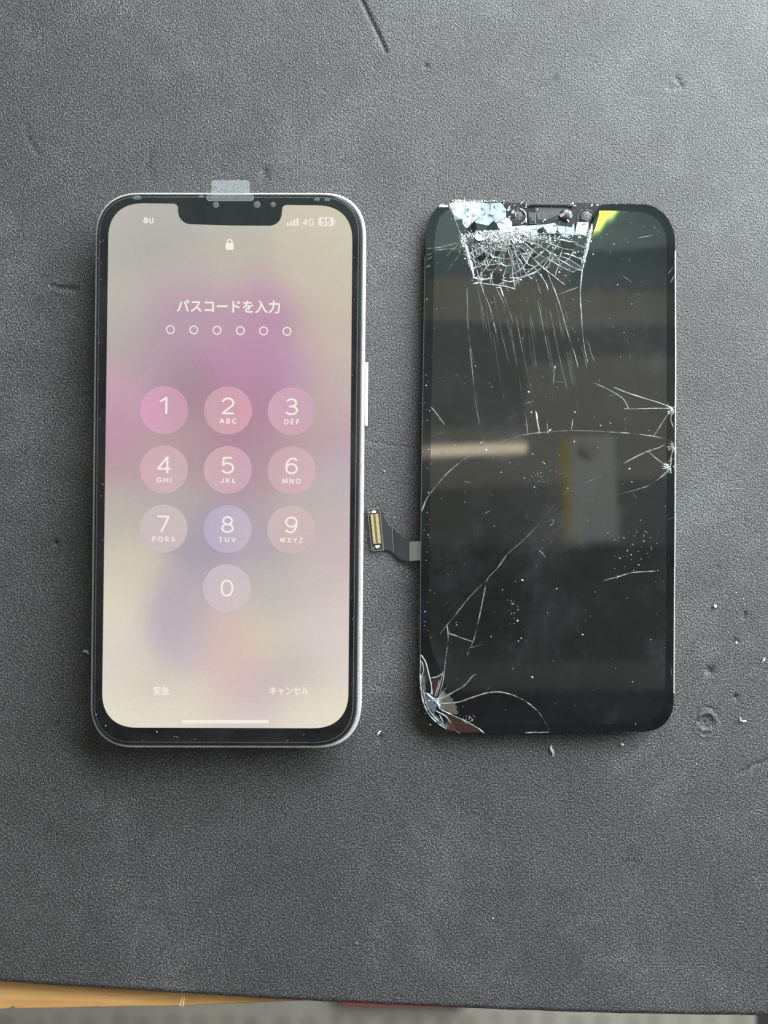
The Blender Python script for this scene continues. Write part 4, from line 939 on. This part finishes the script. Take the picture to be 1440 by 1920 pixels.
# bright thin edge of the glass
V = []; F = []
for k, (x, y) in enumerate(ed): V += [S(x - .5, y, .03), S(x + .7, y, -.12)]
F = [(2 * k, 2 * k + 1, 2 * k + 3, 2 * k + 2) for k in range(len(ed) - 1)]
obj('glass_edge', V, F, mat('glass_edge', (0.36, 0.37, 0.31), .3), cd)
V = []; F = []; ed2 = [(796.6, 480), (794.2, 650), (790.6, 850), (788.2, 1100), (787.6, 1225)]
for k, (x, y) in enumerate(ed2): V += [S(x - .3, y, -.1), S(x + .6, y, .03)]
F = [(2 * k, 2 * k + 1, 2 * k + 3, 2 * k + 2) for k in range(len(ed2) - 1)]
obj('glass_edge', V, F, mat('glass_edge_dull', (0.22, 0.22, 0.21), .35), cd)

# ---- flex cable and its connector
G = lambda L: [(660 + x / 9, 920 + y / 9) for x, y in L]
zf_ = .75
bd = slab('connector_board', G([(262, 330), (285, 308), (470, 290), (478, 330), (540, 985), (538, 1004), (360, 1020), (330, 1000), (318, 960)]), .12, zf_, M['board'], cd, .06)
ro = [W(x, y, zf_ + .015) for x, y in G([(262, 330), (285, 308), (470, 290), (540, 1004), (360, 1020), (330, 1000)])]
ri = [W(x, y, zf_ + .02) for x, y in G([(272, 334), (290, 316), (464, 300), (530, 996), (364, 1011), (337, 994)])]
ring('board_rim', ro, ri, M['board_rim'], bd)
slab('connector_body', G([(318, 395), (440, 390), (490, 895), (365, 905)]), zf_, zf_ + .35, M['conn'], bd, .05)
V = []; F = []
def boxp(pts, z0, z1):
    b0 = len(V)
    V.extend([W(x, y, z0) for x, y in pts] + [W(x, y, z1) for x, y in pts])
    F.extend([(b0, b0 + 1, b0 + 2, b0 + 3), (b0 + 7, b0 + 6, b0 + 5, b0 + 4)] + [(b0 + i, b0 + 4 + i, b0 + 4 + (i + 1) % 4, b0 + (i + 1) % 4) for i in range(4)])
for k in range(24):
    tt = k / 24; y0 = 405 + 490 * tt; sx = 48 * (y0 - 405) / 490
    boxp(G([(315 + sx, y0), (352 + sx, y0 - 1), (353 + sx, y0 + 13), (316 + sx, y0 + 14)]), zf_ + .3, zf_ + .46)
    boxp(G([(392 + sx, y0 - 6), (440 + sx, y0 - 8), (441 + sx, y0 + 6), (393 + sx, y0 + 8)]), zf_ + .3, zf_ + .46)
o = obj('contact_pins', V, F, M['gold'], bd); tag(o, kind='stuff')
bm = bmesh.new(); bm.from_mesh(o.data); bmesh.ops.recalc_face_normals(bm, faces=bm.faces); bm.to_mesh(o.data); bm.free()
slab('solder_tab', G([(332, 350), (355, 348), (358, 332), (385, 331), (386, 346), (403, 345), (404, 372), (335, 378)]), zf_, zf_ + .45, M['solder'], bd, .05)
slab('solder_tab', G([(392, 932), (464, 925), (466, 950), (446, 955), (440, 972), (418, 972), (412, 958), (395, 958)]), zf_, zf_ + .45, M['solder'], bd, .05)
for x, y in ((297, 366), (360, 972)): slab('alignment_dot', [(660 + (x + 9 * math.cos(i)) / 9, 920 + (y + 9 * math.sin(i)) / 9) for i in (0, 1.05, 2.1, 3.14, 4.19, 5.24)], zf_, zf_ + .06, M['solder'], bd)
slab('flex_ribbon', G([(474, 290), (505, 300), (530, 400), (575, 490), (620, 575), (672, 615), (688, 1050), (640, 1015), (600, 1002), (542, 1003)]), .1, .62, M['ribbon'], cd, .08)
V = []; F = []
up = [(668, 618), (690, 648), (760, 704), (860, 782), (930, 838), (975, 862)]; dn = [(690, 1052), (720, 1075), (765, 1110), (830, 1160), (890, 1180), (985, 1188)]
for k, (a, b) in enumerate(zip(up, dn)): 
    z = .55 + .5 * math.sin(k / 5 * 1.5) ; V += [W(*G([a])[0], z), W(*G([b])[0], z)]
F = [(2 * k, 2 * k + 1, 2 * k + 3, 2 * k + 2) for k in range(len(up) - 1)]
fo = obj('flex_ribbon', V, F, M['ribbon'], cd, True)
V = []; F = []; nb = 12
for k in range(nb + 1):
    tt = k / nb; x = 970 + 225 * tt; yt = 862 - 12 * tt; yb_ = 1188 - 18 * tt
    z = 1.05 + 1.5 * math.sin(tt * 1.45) ** 1.2 - (.5 * max(0, tt - .7) ** 2); V += [W(*G([(x, yt)])[0], z), W(*G([(x, yb_)])[0], z)]
F = [(2 * k, 2 * k + 1, 2 * k + 3, 2 * k + 2) for k in range(nb)]
fo2 = obj('ribbon_bend', V, F, M['ribbon_foil'], cd, True)
for q in (fo, fo2):
    if q.data.polygons[0].normal.z < 0: q.data.flip_normals()
slab('ribbon_crease', G([(672, 620), (680, 640), (706, 1050), (697, 1048)]), .5, .68, M['board_rim'], cd)

# ================================================================== loose bits on the mat
def sliver(pts, w, label, mt=None, hgt=.5, name='plastic_sliver'):
    """a curled sliver: tapered ribbon with thickness, arched off the mat"""
    V = []; n = len(pts); F = []
    for i, (x, y) in enumerate(pts):
        a, b = pts[max(0, i - 1)], pts[min(n - 1, i + 1)]; dx, dy = b[0] - a[0], b[1] - a[1]; L_ = math.hypot(dx, dy) or 1
        ww = w * .42 * (0.35 + 1.0 * math.sin(math.pi * (i + .5) / n)); z = .08 + hgt * math.sin(math.pi * i / (n - 1))
        nx_, ny_ = -dy / L_ * ww, dx / L_ * ww
        V += [W(x + nx_, y + ny_, z), W(x - nx_, y - ny_, z + .12), W(x - nx_, y - ny_, z - .1), W(x + nx_, y + ny_, z - .16)]
    for i in range(n - 1):
        for k in range(4): F.append((4 * i + k, 4 * i + (k + 1) % 4, 4 * i + 4 + (k + 1) % 4, 4 * i + 4 + k))
    F += [(3, 2, 1, 0), (4 * n - 4, 4 * n - 3, 4 * n - 2, 4 * n - 1)]
    o = obj(name, V, F, mt or M['white_plastic'])
    bm = bmesh.new(); bm.from_mesh(o.data); bmesh.ops.recalc_face_normals(bm, faces=bm.faces); bm.to_mesh(o.data); bm.free()
    tag(o, label, 'debris', 'loose bits on the mat')
sliver([(1034, 1398), (1033, 1403), (1036, 1408), (1038, 1413), (1036, 1419)], 4.0, 'curled white sliver on the mat below the cracked display')
sliver([(155, 1222), (159, 1221), (163, 1221), (166, 1226)], 3.6, 'small hooked white chip on the mat beside the lit phone')
sliver([(1388, 1345), (1389, 1351), (1394, 1352), (1400, 1352)], 3.2, 'L-shaped white sliver on the mat near the ring-shaped dent')
sliver([(1337, 1138), (1340, 1136), (1344, 1137)], 5.0, 'rounded white crumb on the mat right of the cracked display')
sliver([(1379, 1208), (1381, 1206), (1381, 1203)], 2.6, 'tiny curved white paring beside a pit in the mat')
sliver([(1163, 1396), (1166, 1395), (1169, 1397)], 3.6, 'small pale crumb on the mat under the lower edge of the cracked display', hgt=.3)
sliver([(1428, 1242), (1432, 1238), (1434, 1234)], 2.6, 'thin white thread bit near the right side of the mat', hgt=.3)
sliver([(784, 1334), (786, 1330), (788, 1326)], 1.2, 'fine fibre curling out from the shattered corner of the display', M['dust'], .3, 'fibre')
sliver([(718, 884), (720, 882), (722, 885)], 2.4, 'tiny white crumb on the mat between the two devices', hgt=.3)
sliver([(707, 1379), (710, 1375), (713, 1370)], 2.6, 'faint white flake on the mat off the lit phone\'s rounded corner', hgt=.25)
pts = []
for k in range(150): 
    x, y = rnd.uniform(0, 1440), rnd.uniform(0, 1850)
    if (160 < x < 700 and 340 < y < 1420) or (770 < x < 1280 and 360 < y < 1390): continue
    pts.append((x, y, rnd.choice((.6, .7, .8, 1.1))))
pts += [(1380, 1111, 1.8), (1394, 1123, 1.6), (1396, 1134, 1.6), (1270, 1419, 1.4), (1306, 1433, 1.6), (668, 1768, 1.6), (924, 1722, 1.8), (740, 970, 1.3), (742, 1030, 1.5)]
o = specks('mat_dust', pts, M['dust'], None, lambda x, y, dz: W(x, y, .05 + dz)); tag(o, 'pale dust specks scattered over the grey foam mat', 'dust', kind='stuff')
